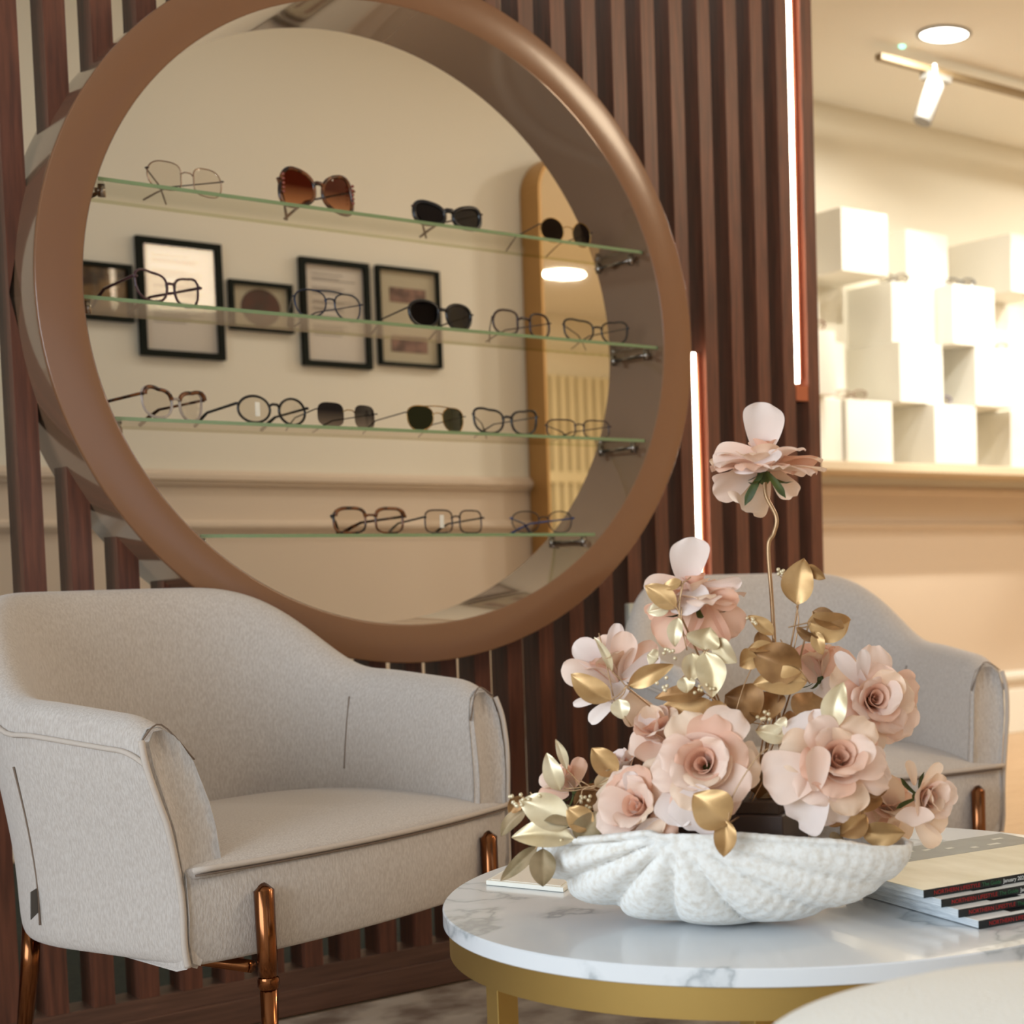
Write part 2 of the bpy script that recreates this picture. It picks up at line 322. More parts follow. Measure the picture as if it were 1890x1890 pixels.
def eyeglasses(label, pos, yaw, W, H, shape, rim_m, rim_r, lens_m, br=.018, fold=.55, temple_m=None, tr=None, extra=None, rim=True, tlen=.13, pads=True, lean=.0, flat=1.0):
    t = thing('eyeglasses' if 'sunglasses' not in label else 'sunglasses', label, 'glasses', pos, yaw, 'glasses on the round display shelves')
    lw = (W - br) / 2 * .94; temple_m = temple_m or rim_m; tr = tr or rim_r
    zc = H / 2 + rim_r + .0004
    for s in (-1, 1):
        cx = s * (br / 2 + lw / 2); ol = lens_outline(shape, lw, H)
        pts = [V((cx + s * x, .004 * ((cx + s * x) / (W / 2)) ** 2 * 2, zc + z)) for x, z in ol]
        if rim: tube('rim', pts, rim_r, rim_m, t, 6, True, flat=flat)
        n = len(pts); c = V((cx, pts[0].y * .5 - .0015, zc))
        vs = [c] + [c.lerp(p, .55) - V((0, .0004, 0)) for p in pts] + pts
        fs = [(0, 1 + i, 1 + (i + 1) % n) for i in range(n)] + [(1 + i, 1 + n + i, 1 + n + (i + 1) % n, 1 + (i + 1) % n) for i in range(n)]
        mesh('lens', vs, fs, lens_m, t, smooth=True)
        hx = s * W / 2; hz = zc + H * (.18 if shape not in ('cat', 'wrap') else .3); y0 = .008
        a = fold * s
        d = V((-math.sin(a), math.cos(a), 0))
        p0 = V((hx, y0, hz)); drop = hz - tr - .001
        L = tlen
        e1 = p0 + d * L * .68; e1.z = hz * .72; e2 = p0 + d * L; e2.z = tr * .9 + .0006
        q = [V((cx + s * lw * .5, .004, hz)), V((hx, .004, hz)), p0] + [V((p0 + (e1 - p0) * k)) for k in (.33, .66, 1)] + [e1.lerp(e2, .5) + V((0, 0, .001)), e2]
        tube('temple', q, [tr * .9] * 3 + [tr * .85] * 3 + [tr * 1.15] * 2, temple_m, t, 6)
        if pads and tr < .0012:
            v_, f_ = ball((s * br * .36, .006, zc - H * .05), .0028, 6, 4, (.5, .6, 1.3)); mesh('nose_pad', v_, f_, glass_mat('pad_clear', (225, 220, 215)), t, smooth=True)
    zb = zc + H * .16
    tube('bridge', [(-br / 2 - .002, .001, zb - .001), (-br / 4, -.001, zb + .003), (br / 4, -.001, zb + .003), (br / 2 + .002, .001, zb - .001)], rim_r * (1 if rim_r < .0012 else 1.1), rim_m, t, 6)
    if extra == 'double': tube('brow_bar', [(-br / 2 - lw * .45, .001, zc + H * .46), (-br / 4, -.0015, zc + H * .5), (br / 4, -.0015, zc + H * .5), (br / 2 + lw * .45, .001, zc + H * .46)], rim_r, rim_m, t, 6)
    if extra == 'brow':
        for s in (-1, 1):
            ol = lens_outline(shape, lw, H); cx = s * (br / 2 + lw / 2)
            pts = [V((cx + s * x, 0, zc + z)) for x, z in ol if z > H * .12]; pts.sort(key=lambda p: p.x)
            tube('brow_piece', pts, rim_r * 1.5, temple_m, t, 6)
    if extra == 'jewel':
        for s in (-1, 1):
            q = MB()
            for k in range(5): q.add(*ball((s * (W / 2 - .0065), -.001, zc + H * (.3 - .12 * k)), .0028, 8, 5))
            q.build('gem_trim', mat('rose_gem', (150, 84, 70), .1, .4), t, smooth=True)
    if extra == 'tag': box('price_tag', -W * .28, -W * .22, -.003, -.002, zc - .012, zc + .012, white, t)
    return t
tort = mat('tortoise', (36, 20, 14), .2, col2=(120, 70, 34), scale=60, lo=.45, hi=.6)
mauve = mat('mauve_acetate', (70, 44, 50), .22); navy = mat('navy_metal', (34, 44, 64), .25, .5); sil = mat('champagne_wire', (150, 124, 104), .25, .8)
gm = mat('gold_wire', (170, 138, 88), .25, .9); crystal = mat('crystal_acetate', (214, 204, 200), .12, Transmission_Weight=.6)
dgrey = mat('gunmetal', (56, 50, 50), .3, .6); brn = mat('brown_acetate', (58, 38, 30), .25)
clear = glass_mat('clear_lens', (240, 236, 230)); dark = glass_mat('dark_lens', (42, 40, 44)); brownL = glass_mat('brown_gradient_lens', (86, 34, 22), tint2=(210, 150, 110), z0=.0, z1=.04)
greyG = glass_mat('grey_gradient_lens', (50, 48, 52), tint2=(140, 130, 125), z0=.0, z1=.03); greenL = glass_mat('green_lens', (52, 56, 42))
# shelf, left px, right px, y of front centre line, yaw(deg), width, height, ...
def put(sh, xl, xr, W, H, shape, label, rm, rr, lm, yoff=-.06, **k):
    z = SHZ[sh]; best = None
    xm = (xl + xr) / 2
    yb = 1050
    # find the spot on the shelf plane y=yoff whose pixel column is xm, and the yaw giving the wanted spread
    c = on_y(xm, 1050 - (z - .8) * 3000 / 2.9, yoff); c.z = z
    for a in range(-50, 51):
        an = math.radians(a); u = V((math.cos(an), math.sin(an), 0)) * W / 2
        sx = []
        for e in (c - u, c + u):
            d = e - CP; t_ = d.dot(CF); sx.append(PX + FPX * d.dot(CR) / t_)
        err = abs((sx[1] - sx[0]) - (xr - xl)) + (.02 * abs(a + 15))
        if best is None or err < best[0]: best = (err, an)
    return eyeglasses(label, c, best[1], W, H, shape, rm, rr, lm, **k)
put(0, 278, 420, .136, .046, 'geo', 'thin champagne wire eyeglasses with clear geometric lenses, leftmost on top shelf', sil, .0011, clear, br=.02, fold=.75, temple_m=dgrey, tr=.0014, yoff=-.055)
put(0, 520, 660, .146, .062, 'butterfly', 'oversized tortoise butterfly sunglasses with brown gradient lenses on top shelf', tort, .0035, brownL, br=.016, fold=.62, extra='jewel', tr=.0022, yoff=-.06)
put(0, 765, 893, .138, .038, 'wrap', 'narrow black angular sunglasses in the middle of the top shelf', black, .0043, dark, br=.018, fold=.62, tr=.0020, temple_m=brn, yoff=-.06)
put(0, 999, 1096, .128, .047, 'round', 'round black sunglasses with thin gold wire, rightmost on top shelf', gm, .0011, dark, br=.022, fold=.12, tr=.0014, temple_m=dgrey, yoff=-.055)
put(1, 258, 378, .14, .046, 'cat', 'mauve cat eye eyeglasses in front of the left document frame', mauve, .0022, clear, br=.016, fold=.25, tr=.0030, yoff=-.06)
put(1, 548, 674, .138, .048, 'aviator', 'dark teal double bridge aviator eyeglasses on second shelf', navy, .0016, clear, br=.018, fold=.5, extra='double', tr=.0015, yoff=-.06)
put(1, 758, 877, .14, .046, 'panto', 'black sunglasses with open temple on second shelf', black, .0032, dark, br=.018, fold=.06, temple_m=dgrey, tr=.0018, yoff=-.06)
put(1, 914, 1020, .138, .045, 'geo', 'dark brown geometric eyeglasses standing left of the rightmost pair on second shelf', brn, .0024, clear, br=.028, fold=.6, tr=.0015, yoff=-.06)
put(1, 1041, 1163, .14, .042, 'cat', 'slim black eyeglasses rightmost on second shelf', black, .0020, clear, br=.018, fold=.72, tr=.0015, yoff=-.055)
put(2, 270, 383, .138, .046, 'cat', 'clear crystal eyeglasses with tortoise brow and temples, leftmost on third shelf', crystal, .0024, clear, br=.018, fold=.05, temple_m=tort, tr=.0030, extra='brow', yoff=-.06)
put(2, 443, 573, .138, .045, 'round', 'round black eyeglasses with long open temple on third shelf', black, .0023, clear, br=.018, fold=.03, tr=.0028, extra='tag', yoff=-.06)
put(2, 590, 701, .136, .042, 'square', 'rimless gold sunglasses with grey gradient lenses on third shelf', gm, .0011, greyG, br=.024, fold=.3, rim=False, temple_m=black, tr=.0013, yoff=-.06)
put(2, 755, 863, .136, .046, 'aviator', 'green lens gold aviator sunglasses on third shelf', gm, .0011, greenL, br=.022, fold=.03, extra='double', tr=.0013, temple_m=dgrey, yoff=-.06)
put(2, 877, 997, .14, .044, 'cat', 'round black cat eye eyeglasses right of the green aviators on third shelf', black, .0024, clear, br=.018, fold=.7, tr=.0015, yoff=-.055)
put(2, 1009, 1130, .136, .034, 'rect', 'thin brown rectangular eyeglasses rightmost on third shelf', brn, .0015, clear, br=.018, fold=.72, tr=.0015, yoff=-.055)
put(3, 618, 752, .142, .044, 'square', 'tortoise browline eyeglasses leftmost on the lowest shelf', tort, .0022, clear, br=.02, fold=.55, temple_m=tort, tr=.0032, extra='brow', yoff=-.06)
put(3, 788, 897, .138, .042, 'rect', 'thin dark rectangular eyeglasses with open temple on the lowest shelf', brn, .0016, clear, br=.018, fold=.12, temple_m=black, tr=.0022, extra='tag', yoff=-.06)
put(3, 947, 1062, .134, .042, 'panto', 'thin round eyeglasses with blue temples, rightmost on the lowest shelf', dgrey, .0012, clear, br=.02, fold=.75, temple_m=mat('blue_acetate', (30, 56, 110), .25), tr=.0022, yoff=-.05)

# ================= BACK WALL: frames, mirror =================
frm = mat('black_green_frame', (20, 25, 18), .65, Specular_IOR_Level=.15); paper = mat('document_paper', (238, 228, 220), .7); inkm = mat('document_ink', (150, 140, 136), .8)
def picture(x0, x1, z0, z1, fw, label, kind):
    t = thing('picture_frame', label, 'picture frame', ((x0 + x1) / 2, YB, z0), 0, 'black frames on the cream wall'); of = V(t.location)
    q = MB(); q.box(x0, x1, YB - .022, YB, z0, z0 + fw); q.box(x0, x1, YB - .022, YB, z1 - fw, z1); q.box(x0, x0 + fw, YB - .022, YB, z0 + fw, z1 - fw); q.box(x1 - fw, x1, YB - .022, YB, z0 + fw, z1 - fw)
    q.build('frame_border', frm, t, off=of)
    X0, X1, Z0, Z1 = x0 + fw, x1 - fw, z0 + fw, z1 - fw; W, H = X1 - X0, Z1 - Z0
    if kind == 'doc':
        box('paper', X0, X1, YB - .006, YB - .004, Z0, Z1, paper, t, off=of)
        q = MB(); random.seed(int(x0 * 100))
        for r in [.90, .86, .84, .76, .74, .72, .70, .62, .60, .55, .53, .47, .45, .43, .37, .35, .33, .31, .27]:
            q.box(X0 + W * .12, X0 + W * random.uniform(.55, .88), YB - .0068, YB - .006, Z0 + H * r, Z0 + H * r + .0028)
        q.build('printed_lines', inkm, t, off=of)
    elif kind == 'portrait':
        box('paper', X0, X1, YB - .006, YB - .004, Z0, Z1, mat('cream_mount', (206, 194, 170), .7), t, off=of)
        n = 28; vs = [(X0 + W * .5, YB - .008, Z0 + H * .48)] + [(X0 + W * .5 + W * .36 * math.cos(2 * PI * i / n), YB - .008, Z0 + H * .48 + H * .46 * math.sin(2 * PI * i / n)) for i in range(n)]
        mesh('round_print', vs, [(0, 1 + i, 1 + (i + 1) % n) for i in range(n)], mat('dark_red_print', (34, 14, 12), .5, col2=(110, 40, 26), scale=9, lo=.4, hi=.7), t, off=of)
    elif kind == 'photo':
        box('photo', X0, X1, YB - .006, YB - .004, Z0, Z1, mat('amber_photo', (56, 34, 20), .25, col2=(170, 128, 74), scale=12, lo=.4, hi=.65), t, off=of)
    else:
        box('mount', X0, X1, YB - .006, YB - .004, Z0, Z1, mat('cream_mount', (206, 194, 170), .7), t, off=of)
        pm = mat('rose_print', (150, 110, 98), .5, col2=(96, 66, 58), scale=25, lo=.45, hi=.6)
        box('print', X0 + W * .18, X0 + W * .82, YB - .008, YB - .006, Z0 + H * .66, Z0 + H * .82, pm, t, off=of)
        box('print', X0 + W * .18, X0 + W * .82, YB - .008, YB - .006, Z0 + H * .12, Z0 + H * .30, pm, t, off=of)
    box('glazing', X0, X1, YB - .012, YB - .0115, Z0, Z1, glass_mat('picture_glass', (246, 246, 244)), t, off=of)
picture(1.46, 1.675, 1.545, 1.712, .013, 'landscape frame with dark amber photograph at the left edge of the ring', 'photo')
picture(1.69, 1.938, 1.452, 1.802, .019, 'largest black frame with a printed document, left of the two', 'doc')
picture(1.958, 2.155, 1.55, 1.702, .013, 'small black landscape frame with a dark red round picture', 'portrait')
picture(2.182, 2.412, 1.455, 1.795, .018, 'black frame with a printed document right of the red picture', 'doc')
picture(2.438, 2.66, 1.474, 1.796, .011, 'thin black frame with two small rose coloured prints on a cream mount', 'prints')
# capsule mirror
t = thing('capsule_mirror', 'tall gold pill shaped wall mirror with deep frame on the back wall', 'mirror', (3.13, YB, .25)); of = V(t.location)
mx0, mx1, mz0, mz1 = 2.985, 3.272, .25, 2.235; mr = (mx1 - mx0) / 2; mc = (mx0 + mx1) / 2
def cap(r, n=20): return [(mc + r * math.cos(PI * i / n), mz1 - mr + r * math.sin(PI * i / n)) for i in range(n + 1)] + [(mc - r * math.cos(PI * i / n), mz0 + mr - r * math.sin(PI * i / n)) for i in range(n + 1)]
A, B = cap(mr), cap(mr - .009); n = len(A); ya, yb = YB - .125, YB - .002
vs = [(x, ya, z) for x, z in A] + [(x, yb, z) for x, z in A] + [(x, ya, z) for x, z in B] + [(x, ya + .012, z) for x, z in B]; fs = []
for i in range(n):
    j = (i + 1) % n; fs += [(i, j, n + j, n + i), (i, 2 * n + i, 2 * n + j, j), (2 * n + i, 3 * n + i, 3 * n + j, 2 * n + j)]
mesh('mirror_frame', vs, fs, mat('matte_gold', (190, 148, 90), .45, .5), t, off=of)
vs = [(x, ya + .008, z) for x, z in B]; mesh('mirror_glass', vs, [tuple(range(n))], mat('mirror_silver', (236, 226, 204), .02, 1.0), t, off=of)
# ================= RIGHT ROOM =================
lg = tag(box('display_ledge', 3.6, 6.6, 1.86, YB, 1.15, 1.186, mat('ledge_paint', (214, 196, 166), .6), bevel=.004), 'long cream ledge on the back wall under the stacked cubes', 'ledge')
CUB = [('bottom', 3.95, 1.92), ('bottom', 4.20, 1.90), ('bottom', 4.638, 1.86), ('bottom', 4.885, 2.12), ('bottom', 5.13, 1.9),
       ('second', 3.865, 1.85), ('second', 4.112, 2.08), ('second', 4.488, 1.90), ('second', 4.869, 1.85), ('second', 5.12, 1.98),
       ('third', 4.0, 2.1), ('third', 4.498, 1.95), ('third', 4.745, 1.85), ('third', 5.22, 2.1), ('top', 4.194, 1.90), ('top', 4.679, 2.05), ('top', 5.094, 1.85)]
ZR = {'bottom': 1.187, 'second': 1.431, 'third': 1.675, 'top': 1.919}
DS = ['beside the partition end', 'second from the partition', 'in the middle with eyeglasses on it', 'set far back in the shadow', 'at the frame edge']
cnt = {}
def ordw(i): return ['first', 'second', 'third', 'fourth', 'fifth'][i]
for row, x, y in CUB:
    i = cnt.get(row, 0); cnt[row] = i + 1; z = ZR[row]
    tag(box('display_cube', x, x + .242, y, YB, z, z + .242, white, bevel=.003),
        'white display cube, %s from the left in the %s row above the ledge' % (ordw(i), row), 'display cube', 'white display cubes on the back wall')
for k, (x, y, z, col, lab) in enumerate([(4.56, 2.00, 'top', 'brown', 'beside the uppermost left cubes'), (4.86, 1.92, 'top', 'blue', 'on the brightest cube'),
        (5.055, 1.92, 'third', 'pink', 'on the right hand bright cube'), (4.72, 1.93, 'second', 'purple', 'on the lower middle cube'), (4.27, 1.95, 'second', 'pink brown', 'on the lower left cube'), (4.02, 1.90, 'third', 'red brown', 'on the cube beside the partition')]):
    c = {'brown': brn, 'blue': navy, 'pink': mat('pink_wire', (150, 96, 90), .3), 'purple': mat('purple_wire', (96, 80, 120), .3), 'pink brown': mat('pinkbrown_wire', (140, 110, 90), .3), 'red brown': mat('redbrown_wire', (120, 60, 44), .3)}[col]
    g = eyeglasses('small %s eyeglasses %s in the right room' % (col, lab), (x, y, ZR[z]), math.radians(-30), .13, .036, 'panto', c, .0026, clear, fold=1.1)
    g['group'] = 'glasses on the white cubes'
# downlight, track
def downlight(x, y, label, r=.085, power=16):
    l = bpy.data.lights.new('downlight_lamp', 'AREA'); l.shape = 'DISK'; l.size = r * 2; l.energy = power; l.color = (1, .95, .86); lo = bpy.data.objects.new('downlight_lamp', l); COL.objects.link(lo); lo.location = (x, y, CEIL - .012)
    t = thing('downlight', label, 'ceiling light', (x, y, CEIL), 0, 'round recessed ceiling lights')
    lathe('trim_ring', [(r, 0), (r + .012, -.001), (r + .014, -.004), (r + .002, -.008), (r, -.004)], whitem, t, cap=False)
    lathe('diffuser', [(0.0001, -.005), (r, -.005), (r, -.001)], emat('downlight_glow', (255, 250, 240), 6), t)
downlight(4.166, 1.298, 'round glowing recessed downlight on the ceiling at top right')
md_ = ray(1040, 503); mp_ = CP + md_ * ((CEIL - CP.z) / md_.z); mp_.y = 2 * (YB - .117) - mp_.y
downlight(mp_.x, mp_.y, 'round glowing recessed downlight reflected in the capsule mirror', .13, 18)
downlight(5.9, 1.2, 'added unseen downlight further right over the cubes, outside the frame', .085, 26); downlight(5.0, -.3, 'added unseen downlight over the middle of the right room, outside the frame', .085, 30)  # unseen downlights added to brighten the right room
downlight(7.0, .6, 'added unseen downlight near the right wall, outside the frame', .085, 30)  # another added, unseen lamp for the right room
t = thing('track_light', 'white ceiling track with a tilted cylinder spotlight at top right', 'track light', (4.07, 1.5, CEIL)); of = V(t.location)
box('rail', 4.05, 6.4, 1.50, 1.535, CEIL - .062, CEIL - .038, mat('track_paint', (150, 130, 98), .5), t, off=of, bevel=.003)
def spothead(px, py, px2, py2, r=.034):
    a = at(px, py, 5.9); b = at(px2, py2, 5.87); d = (b - a).normalized()
    mb = MB(); mb.tube([a - d * .001, a, b - d * .004, b], [r * .96, r, r, r * .96], 24)
    o = mb.build('spot_head', whitem, t, smooth=True, off=of); o.modifiers.new('es', 'EDGE_SPLIT').split_angle = .6
    tube('arm', [a + V((0, 0, .07)), a + V((0, 0, .02)), a + d * .02], .006, whitem, t, off=of)
spothead(1726, 155, 1702, 225)
tag(box('track_adapter', 4.28, 4.40, 1.495, 1.54, CEIL - .085, CEIL - .0625, whitem), 'small white adapter under the ceiling track', 'fitting')
sm = at(1665, 84, 5.6); sm = CP + ray(1665, 84) * ((CEIL - .8) / ray(1665, 84).z)
v_, f_ = ball((0, 0, 0), .012, 10, 6, (1, 1, .5)); o = mesh('indicator_light', v_, f_, emat('green_led', (150, 255, 220), 3), None, True); o.location = sm - V((0, 0, .004)); tag(o, 'tiny green indicator light on the ceiling beside the downlight', 'light')
# panelled front wall (reflected in the mirror)
q = MB()
for i in range(40): x = 5.2 + i * .075; q.box(x, x + .045, -3.4, -3.34, .1, 2.2)
q.box(5.15, 8.1, -3.4, -3.33, 1.42, 1.5); tag(q.build('fluted_wall_panel', mat('pale_panel', (226, 214, 180), .6)), 'pale fluted panel on the front wall, reflected in the capsule mirror', 'wall panel')
# thermostat
t = thing('wall_socket', 'white switch plate with a small black window on the slats beside the far armchair', 'switch', (1.916, -.012, .63)); of = V(t.location)
box('plate', 1.894, 1.945, -.016, -.0, .628, .722, mat('switch_plastic', (214, 216, 204), .4), t, off=of, bevel=.003)
box('display_window', 1.918, 1.930, -.018, -.016, .672, .684, black, t, off=of)
q = MB()
for z in (.664, .656): q.box(1.912, 1.938, -.0175, -.016, z, z + .003)
q.build('label_lines', mat('grey_print', (110, 110, 106), .5), t, off=of)
box('dark_lower_strip', 1.896, 1.943, -.0175, -.016, .632, .640, mat('grey_print', (110, 110, 106), .5), t, off=of)

# ================= ARMCHAIR =================
def armchair(label, loc, yaw, HW=.303):
    t = thing('armchair', label, 'armchair', loc, yaw, 'linen tub armchairs')
    aw = .034                                      # outer half width, half thickness of the shell
    a = HW - aw; rc = .24; vb = .49
    path = []
    for i in range(9): path.append((V((-a, .008 + (vb - rc - .008) * (i / 8) ** 1.3)), V((-1, 0))))
    for i in range(1, 11):
        g = PI / 2 * i / 10; path.append((V((-a + rc - rc * math.cos(g), vb - rc + rc * math.sin(g))), V((-math.cos(g), math.sin(g)))))
    for i in range(1, 7): path.append((V((-a + rc + (2 * a - 2 * rc) * i / 6, vb)), V((0, 1))))
    for i in range(1, 11):
        g = PI / 2 * (1 - i / 10); path.append((V((a - rc + rc * math.cos(g), vb - rc + rc * math.sin(g))), V((math.cos(g), math.sin(g)))))
    for i in range(1, 9): path.append((V((a, .008 + (vb - rc - .008) * (1 - i / 8) ** 1.3)), V((1, 0))))
    n = len(path)
    def top(v, x, ny):                      # top height from plan position
        k = min(1, max(0, (ny - .12) / .78)); k = k * k * (3 - 2 * k)
        armz = .622 + .018 * min(1, v / .25) - .02 * max(0, 1 - v / .05) ** 2
        return armz + (.78 - armz) * k
    prof = []
    secs = []
    for i, (p, nn) in enumerate(path):
        H = top(p.y, p.x, nn.y); z0 = .30; kk = (H - .64) / .14; kk = min(1, max(0, kk)); hwid = aw * (1 - .1 * kk)
        lay = [(.5, z0), (.88, z0 + .006), (1.0, z0 + .035), (1.03, .40), (1.08, .48), (1.12, H - .09), (1.08, H - .045), (.86, H - .014), (.42, H - .001), (-.12, H), (-.62, H - .012), (-.95, H - .045), (-1.02, H - .10), (-1.0, .48), (-1.0, .40), (-.9, .36), (-.4, .345)]
        ring = []
        for (s, z) in lay:
            w_ = s * hwid
            rk = max(0, z - .43)
            fade = 1 - min(1, p.y / .22)
            rake_f = (.05 * rk + 1.0 * rk * rk) * fade if z > .43 else 0
            back = .12 * rk * min(1, max(0, (p.y - .25) / .2))
            flare = .16 * rk * nn.x
            ring.append(V((p.x + nn.x * w_ + flare, p.y + nn.y * w_ + rake_f + back, z)))
        secs.append(ring)
    m_ = len(secs[0]); vs = [v_ for r in secs for v_ in r]; fs = []
    for i in range(n - 1):
        for j in range(m_): fs.append((i * m_ + j, i * m_ + (j + 1) % m_, (i + 1) * m_ + (j + 1) % m_, (i + 1) * m_ + j))
    # end caps: slightly inset ring then ngon
    for e, idx in ((0, 0), (1, n - 1)):
        ring = secs[idx]; c = sum(ring, V((0, 0, 0))) / m_; base = len(vs)
        for v_ in ring: q_ = V((c.x + (v_.x - c.x) * .86, v_.y - .006, c.z + (v_.z - c.z) * .975)); vs.append(q_)
        for j in range(m_):
            k = (j + 1) % m_; q4 = (idx * m_ + j, base + j, base + k, idx * m_ + k); fs.append(q4 if e else q4[::-1])
        fs.append(tuple(base + j for j in range(m_)) if e else tuple(base + j for j in range(m_))[::-1])
    sh = mesh('backrest_and_arms', vs, fs, linen, t, smooth=True, sub=2)
    # piping: front end rims, and outer edge along the arm tops and back
    for idx in (0, n - 1):
        ring = secs[idx][1:8]; pts = smoothline([v_ + V((0, -.004, 0)) + V((math.copysign(.0035, v_.x), 0, 0)) for v_ in ring] , 5)
        tube('arm_piping', pts, .0042, piping, t, 8)
        r2 = secs[idx]; tube('cap_seam', smoothline([r2[7] + V((0, -.003, .002)), r2[9] + V((0, -.004, .003)), r2[11] + V((0, -.003, .0)) * 1.0], 5), .0011, seam, t, 6)
    tube('top_piping', smoothline([s_[6] + V(((s_[6] - s_[12]).normalized())) * .001 for s_ in secs], 3), .0036, piping, t, 8)
    for idx in (9, n - 10):
        tube('side_seam', smoothline([secs[idx][j] + (secs[idx][j] - secs[idx][14 if j < 8 else 3]).normalized() * .0002 for j in range(2, 6)], 4), .0013, seam, t, 6)
        tube('inner_seam', smoothline([secs[idx][j] + (secs[idx][j] - secs[idx][3]).normalized() * .0002 for j in (11, 12, 13)], 4), .0013, seam, t, 6)
    # seat body
    def plan(x): return -.006 - .038 * (1 - (x / HW) ** 2)    # curved front
    nx = 16; vs = []; fs = []
    xs = [-(HW - .002) + 2 * (HW - .002) * i / nx for i in range(nx + 1)]
    lay = [(.02, .302), (.006, .306), (.0, .33), (-.003, .37), (.0, .418), (.004, .428)]
    for x in xs:
        for d, z in lay: vs.append((x, plan(x) + .012 * (abs(x) / HW) ** 6 + d, z))
        vs.append((x * .9, .2, .428)); vs.append((x * .88, .2, .302))
    k = len(lay) + 2
    for i in range(nx):
        for j in range(k): fs.append((i * k + j, i * k + (j + 1) % k, (i + 1) * k + (j + 1) % k, (i + 1) * k + j))
    fs.append(tuple(range(k))); fs.append(tuple(nx * k + j for j in range(k))[::-1])
    mesh('seat_body', vs, fs, linen, t, smooth=True, bevel=.004)
    # cushion, domed
    vs = []; fs = []; ny = 12; xw = HW - .003
    for j in range(ny + 1):
        g = j / ny
        for i in range(nx + 1):
            x = (-1 + 2 * i / nx) * xw; y0 = plan(x) - .001; y = y0 + (.455 - y0) * g; x *= 1 if y < vb - rc else ((a - rc) + math.sqrt(max(0, rc ** 2 - (y - vb + rc) ** 2))) / a
            xn = abs(-1 + 2 * i / nx); dome = (1 - xn ** 4) ** .7 * (max(0, math.sin(PI * min(1, g * 1.05 + .0))) ** .45) if g * 1.05 < 1 else 0
            vs.append((x, y, .429 + .032 * dome))
    for j in range(ny):
        for i in range(nx): q_ = j * (nx + 1) + i; fs.append((q_, q_ + 1, q_ + nx + 2, q_ + nx + 1))
    o = mesh('seat_cushion', vs, fs, linen, t, smooth=True, sub=1); md = o.modifiers.new('s', 'SOLIDIFY'); md.thickness = .012; md.offset = -1
    tube('seat_piping', [(x, plan(x) - .003, .429) for x in [-xw + 2 * xw * i / 24 for i in range(25)]], .004, piping, t, 8)
    tube('seat_seam', [(x, plan(x) - .002, .4225) for x in [-xw + .004 + 2 * (xw - .004) * i / 24 for i in range(25)]], .0018, seam, t, 6)
    # legs
    for sx in (-1, 1):
        x = sx * .215; y = plan(x) - .012
        L = tube('leg', [(x, y + .004, .393), (x, y, .391), (x, y - .001, .30), (x, y - .001, .268)], [.009, .013, .0125, .012], copper, t, 12)
        lathe('leg_joint', [(.0125, 0), (.0135, .003), (.0135, .012), (.0125, .015)], copper, L, 16, off=(x, y - .001, .262))
        tube('leg_tip', [(x, y - .001, .264), (x + sx * .01, y - .006, .0105)], [.0115, .0075], copper, L, 12)
        xb, yb2 = sx * .21, .44
        L = tube('leg', [(xb, yb2, .31), (xb + sx * .004, yb2 + .004, .24), (xb + sx * .02, yb2 + .03, .0105)], [.0125, .0125, .0075], copper, t, 12)
        tube('leg_brace', [(x, y + .03, .288), (xb, yb2 - .02, .288)], .009, copper, t, 8)
    tube('leg_brace', [(-.21, .42, .288), (.21, .42, .288)], .009, copper, t, 8)
    if HW > .3:
        s_ = secs[9]; p_ = s_[3]; mesh('fabric_tag', [(p_.x - .001, p_.y + .0, .385), (p_.x - .011, p_.y - .002, .382), (p_.x - .013, p_.y - .002, .345), (p_.x - .001, p_.y + .0, .352)], [(0, 1, 2, 3)], mat('grey_label', (90, 84, 78), .8), t, solid=.0012)
    return t
armchair('light beige linen tub armchair with copper legs in front of the round display', (1.004, -.668, 0), math.radians(20))
armchair('light beige linen tub armchair half hidden behind the rose arrangement', (1.850, -.775, 0), math.radians(-16), .286)

# ================= COFFEE TABLE =================
TC = V((1.18, -1.427, 0)); TR = .40; TZ = .4334
t = thing('coffee_table', 'round coffee table with white marble top and brushed gold frame', 'table', TC)
mb_ = mat('white_marble', (226, 230, 234), .2, Coat_Weight=.3)
nt = mb_.node_tree; bs = nt.nodes['Principled BSDF']; tc = nt.nodes.new('ShaderNodeTexCoord'); n1 = nt.nodes.new('ShaderNodeTexNoise'); n1.inputs['Scale'].default_value = 5; n1.inputs['Detail'].default_value = 8
vm = nt.nodes.new('ShaderNodeVectorMath'); vm.operation = 'MULTIPLY_ADD'; vm.inputs[1].default_value = (.35, .35, .35)
n2 = nt.nodes.new('ShaderNodeTexNoise'); n2.inputs['Scale'].default_value = 2.6; n2.inputs['Detail'].default_value = 3
mth = nt.nodes.new('ShaderNodeMath'); mth.operation = 'SUBTRACT'; mth.inputs[1].default_value = .5; ab = nt.nodes.new('ShaderNodeMath'); ab.operation = 'ABSOLUTE'
rp = nt.nodes.new('ShaderNodeValToRGB'); rp.color_ramp.elements[0].position = .0; rp.color_ramp.elements[0].color = lin((178, 184, 188)); rp.color_ramp.elements[1].position = .022; rp.color_ramp.elements[1].color = lin((226, 229, 232))
e = rp.color_ramp.elements.new(.008); e.color = lin((214, 218, 221))
nt.links.new(tc.outputs['Object'], n1.inputs['Vector']); nt.links.new(n1.outputs['Color'], vm.inputs[0]); nt.links.new(tc.outputs['Object'], vm.inputs[2]); nt.links.new(vm.outputs[0], n2.inputs['Vector'])
nt.links.new(n2.outputs['Fac'], mth.inputs[0]); nt.links.new(mth.outputs[0], ab.inputs[0]); nt.links.new(ab.outputs[0], rp.inputs[0]); nt.links.new(rp.outputs[0], bs.inputs['Base Color'])
